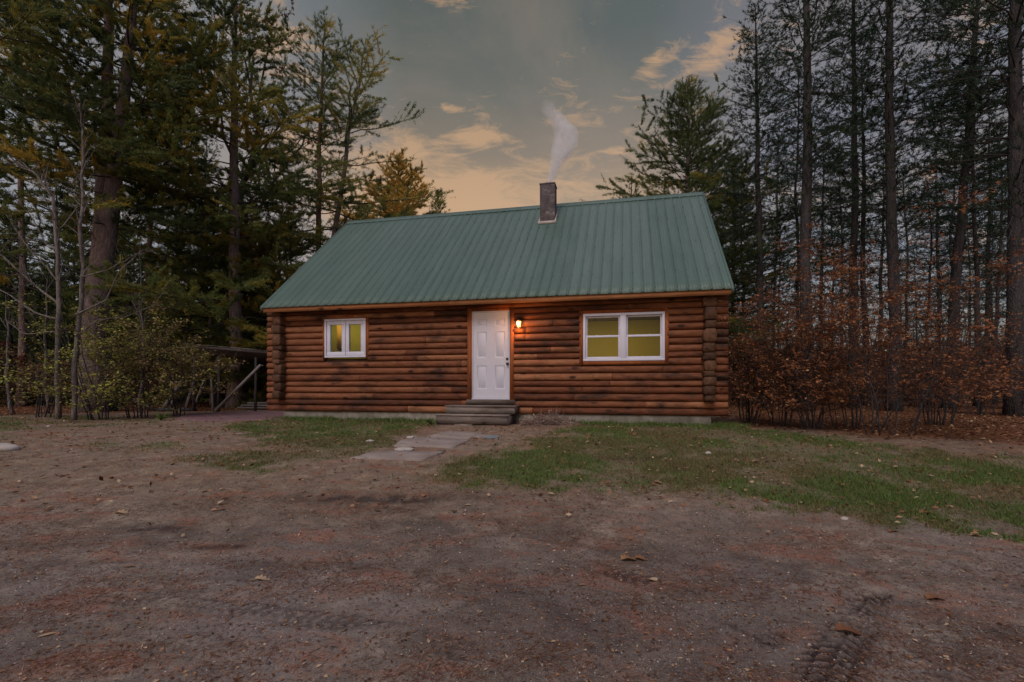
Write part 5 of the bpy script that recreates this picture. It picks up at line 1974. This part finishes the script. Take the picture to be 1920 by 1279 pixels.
def yard_plants():
    global rng
    # heap of dry stalks by the foundation
    rng = np.random.default_rng(400)
    c = np.array(hw(1.45, -.42)); c[2] = float(gz(c[0], c[1]))
    mb = MB()
    n = 420
    x = rng.uniform(-.62, .62, n); y = rng.uniform(-.2, .22, n)
    P0 = np.stack([x, y, rng.uniform(0, .20, n) * (1 - np.abs(x) / .8)], 1)
    D = unit(rng.normal(0, 1, (n, 3)) * [1, .6, .5] + [0, 0, .25])
    L = rng.uniform(.12, .34, n) * (1 - .5 * np.abs(x / .62))
    P1 = P0 + D * L[:, None]
    mb.sticks(P0, P1, .007, .003, tint=rng.uniform(0, 1, n))
    mb.leaves(P1[:200], rng.normal(0, 1, (200, 3)), rng.normal(0, 1, (200, 3)), .05, .025, tint=rng.uniform(.3, 1, 200))
    m = foliage('dry stalks', [(0, (.10, .06, .05)), (.5, (.25, .17, .14)), (1, (.42, .32, .27))], .1)
    o = mb.build('dry_brush', m); o.location = c
    tag(o, 'heap of dry grey brown stalks against the foundation right of the steps', 'brush heap')
    # low green plants
    for nm, px, py, h, w, k, t0, lb in (('low_plant', 303, 788, .20, .30, 260, .9, 'low leafy green plant left of the pinkish pad'),
                                        ('low_plant', 808, 797, .16, .14, 120, 1.0, 'bright yellow green weed at the left end of the steps'),
                                        ('low_plant', 1208, 795, .42, .16, 120, .75, 'upright leafy weed under the double window'),
                                        ('low_plant', 1250, 797, .34, .14, 100, .7, 'shorter leafy weed right of the upright one')):
        rng = np.random.default_rng(int(px))
        x, y, _ = gpt(px, py)
        r_ = empty(nm, (x, y, float(gz(x, y))))
        tag(r_, lb, 'plant')
        st, lf = MB(), MB()
        for q in range(9):
            a = rng.uniform(0, 6.28); e = np.array([math.cos(a), math.sin(a), 0]) * w * rng.uniform(.3, 1)
            T = np.linspace(0, 1, 5)[:, None]
            Pt = e * T + np.array([0, 0, h * rng.uniform(.6, 1)]) * T
            st.tube(Pt, np.linspace(.005, .002, 5), 3)
            kk = k // 9
            s = rng.uniform(.15, 1, kk)
            B = interp(Pt, s)
            lf.leaves(B, rng.normal(0, 1, (kk, 3)) + [0, 0, .1], rng.normal(0, .3, (kk, 3)) + [0, 0, 1], rng.uniform(.04, .08, kk), rng.uniform(.02, .04, kk), tint=np.clip(rng.normal(t0, .12, kk), 0, 1))
        st.build('stems', M['twig'], r_); lf.build('leaves', M['grass'], r_)
    # dark spiky clump in front of the yellow bush
    rng = np.random.default_rng(5)
    x, y, _ = gpt(205, 771)
    mb = MB(); n = 260
    D = rng.normal(0, .55, (n, 3)) + [0, 0, 1]
    mb.blades(rng.normal(0, .10, (n, 3)) * [1, 1, 0], D, rng.uniform(.3, .62, n), .028, tint=rng.uniform(0, .5, n))
    o = mb.build('spiky_clump', M['needles_dark']); o.location = (x, y, float(gz(x, y)))
    tag(o, 'dark spiky grass clump in front of the yellow green bush', 'plant')


yard_plants()


def shed():
    global rng
    rng = np.random.default_rng(500)
    D0 = 17.6
    x, y, z = at(462, D0)
    r_ = empty('lean_to_shed', (x, y, z), R(-8))
    tag(r_, 'rough open lean-to shed with dark sloping roof left of the cabin', 'shed')
    s = D0 / FPX
    m = MB()
    m.box(-1.55, 1.6, -1.1, 2.2, 1.92, 1.98, .2, rot=(np.array(Matrix.Rotation(R(5), 3, 'Y') @ Matrix.Rotation(R(-7), 3, 'X')), np.array([0, 0, 1.95])), jit=.01)
    for q in range(8):
        xx = -1.5 + q * .43
        m.box(xx, xx + .40, -1.15, 2.25, 2.0, 2.02, rng.uniform(0, .6), rot=(np.array(Matrix.Rotation(R(5), 3, 'Y') @ Matrix.Rotation(R(-7), 3, 'X')), np.array([0, 0, 1.95])), jit=.008)
    m.build('roof', M['oldwood'], r_)
    for (px_, yy, h, rr_) in ((-.30, -1.0, 1.85, .055), (1.05, -1.0, 1.80, .045), (-1.3, -.9, 1.95, .05), (-.2, 2.0, 1.7, .05), (1.1, 2.0, 1.6, .05)):
        p = MB()
        p.tube([(px_, yy, -.1), (px_ + .02, yy, h * .5), (px_ + .01, yy + .02, h)], [rr_ * 1.1, rr_, rr_ * .9], 7, rough=.05)
        p.build('post', M['bark_dark'], r_)
    for (a, b, t_) in (((-.2, -1.25, .03), (1.25, -1.0, 1.55), 1.0),):
        p = MB(); p.tube([a, b], [.06, .05], 4, tint=t_)
        p.build('brace', M['oldwood'], r_)
    p = MB(); p.box(-.2, 1.4, -.2, .1, .05, .12, .6, jit=.01); p.box(-.1, 1.3, -.15, .05, .14, .2, .8, jit=.01); p.box(.1, 1.0, -.1, .1, .22, .28, .5, jit=.01)
    o = p.build('board_stack', M['oldwood']); o.location = (x, y, z); o.rotation_euler = (0, 0, R(-8))
    tag(o, 'short stack of grey boards under the lean-to roof', 'boards')
    # leaning poles and boards around the bushes
    for (px0, py0, px1, py1, d, w, t_, lb) in ((302, 766, 333, 703, 17.2, .075, .6, 'thick grey plank leaning right under the brownish bush'),
                                               (347, 762, 354, 700, 17.6, .06, .7, 'upright weathered post under the brownish bush'),
                                               (361, 762, 371, 702, 17.3, .035, 1.0, 'thin pale stick leaning beside the weathered post'),
                                               (400, 768, 384, 700, 17.0, .05, .3, 'dark pole leaning left near the lean-to'),
                                               (320, 764, 316, 712, 18.0, .05, .5, 'short grey post left of the leaning plank'),
                                               (250, 745, 282, 768, 17.0, .07, .4, 'fallen plank slanting down behind the bushes')):
        a = np.array([(px0 - 960) / FPX * d, d, zat(py0, d)]); b = np.array([(px1 - 960) / FPX * d, d + .35, zat(py1, d + .35)])
        lo = a if a[2] < b[2] else b
        dz = float(ground_z(lo[0], lo[1])) - lo[2] - .02
        mb = MB(); mb.tube([(0, 0, 0), tuple((b - a) / 2), tuple(b - a)], [w, w * .9, w * .8], 5, tint=t_, rough=.06)
        o = mb.build('leaning_pole', M['oldwood']); o.location = a + [0, 0, dz]
        tag(o, lb, 'pole')
    mb = MB()
    x, y, z = at(335, 17.0)
    mb.tube([(-.75, 0, .06), (-.2, .02, .07), (.62, .0, .05)], [.06, .07, .05], 7, rough=.05, tint=.2)
    o = mb.build('fallen_log', M['bark_dark']); o.location = (x, y, z)
    tag(o, 'dark fallen log on the ground before the leaning poles', 'log')


shed()


# ================================================================== smoke from the chimney
def smoke():
    c0 = np.array(hw(.93, 2.81, 7.20))
    d = c0[1]
    pts = [(1028, 342, 5), (1036, 328, 9), (1043, 308, 13), (1051, 286, 18), (1060, 264, 23), (1064, 246, 23), (1060, 228, 20), (1049, 212, 18), (1038, 198, 17), (1030, 185, 14), (1030, 172, 12)]
    P = np.array([((a - 960) / FPX * d, d + .05 * i, zat(b, d)) for i, (a, b, _) in enumerate(pts)])
    P += c0 - P[0]
    rad = np.array([w for *_, w in pts]) / FPX * d * 1.12
    q = np.linspace(0, 1, 34)
    PP = interp(P, q)
    rr_ = np.interp(q, np.linspace(0, 1, len(rad)), rad)
    g = np.random.default_rng(8)
    mb = MB()
    L = PP - PP[0]
    mb.tube(L, rr_ * (1 + .12 * np.sin(np.arange(34) * 1.9)), 16)
    o_ = mb
    m = bpy.data.materials.new('chimney smoke')
    m.use_nodes = True
    t = m.node_tree; t.nodes.clear()
    v = obj_vec(t)
    n = noise_n(t, mapping_n(t, v, scale=(1, 1, .75)), 4.2, 5, .62, .9)
    sp = t.nodes.new('ShaderNodeSeparateXYZ'); t.links.new(v, sp.inputs[0])
    H = float(L[-1, 2])
    # distance from the wandering centre line, through two interpolated curves
    hz = math_n(t, 'DIVIDE', sp.outputs[2], H)

    def curve(vals, lo, hi):
        c = t.nodes.new('ShaderNodeFloatCurve')
        cv = c.mapping.curves[0]
        for i, (a, b) in enumerate(vals):
            y_ = (b - lo) / (hi - lo)
            if i < 2:
                cv.points[0 if i == 0 else len(cv.points) - 1].location = (a, y_)
                if i == 0:
                    continue
            else:
                cv.points.new(a, y_)
        c.mapping.update()
        t.links.new(hz, c.inputs['Value'])
        return math_n(t, 'ADD', math_n(t, 'MULTIPLY', c.outputs[0], hi - lo), lo)
    order = [0, 33] + list(range(3, 33, 3))
    zz = L[:, 2] / H
    lo, hi = L[:, 0].min() - .1, L[:, 0].max() + .1
    cx = curve([(float(zz[i]), float(L[i, 0])) for i in order], lo, hi)
    cr = curve([(float(zz[i]), float(rr_[i])) for i in order], 0, 1.0)
    lo2, hi2 = L[:, 1].min() - .1, L[:, 1].max() + .1
    cy = curve([(float(zz[i]), float(L[i, 1])) for i in order], lo2, hi2)
    dx = math_n(t, 'SUBTRACT', sp.outputs[0], cx); dy = math_n(t, 'SUBTRACT', sp.outputs[1], cy)
    rd = math_n(t, 'SQRT', math_n(t, 'ADD', math_n(t, 'MULTIPLY', dx, dx), math_n(t, 'MULTIPLY', dy, dy)))
    f = math_n(t, 'SUBTRACT', 1.0, math_n(t, 'DIVIDE', rd, cr), clamp=True)
    f = math_n(t, 'POWER', f, .7)
    n = ramp_n(t, n, [(.36, 0.0), (.66, 1.0)])
    dens = math_n(t, 'MULTIPLY', f, n)
    fade = ramp_n(t, hz, [(0, 9.0), (.15, 6.0), (.45, 3.6), (.75, 1.7), (1.0, .5)])
    fd = t.nodes[-1]
    fade = math_n(t, 'MULTIPLY_ADD', math_n(t, 'POWER', math_n(t, 'SUBTRACT', 1.0, hz, clamp=True), 1.3), 15.0, 2.8)
    dens = math_n(t, 'MULTIPLY', dens, fade)
    pv = N(t, 'ShaderNodeVolumePrincipled')
    pv.inputs['Color'].default_value = (.97, .96, .97, 1)
    pv.inputs['Anisotropy'].default_value = 0
    t.links.new(dens, pv.inputs['Density'])
    out = N(t, 'ShaderNodeOutputMaterial')
    t.links.new(pv.outputs[0], out.inputs['Volume'])
    o = mb.build('smoke', m, smooth=True)
    o.location = PP[0]
    tag(o, 'thin pale smoke drifting up from the chimney', 'smoke', kind='stuff')


smoke()
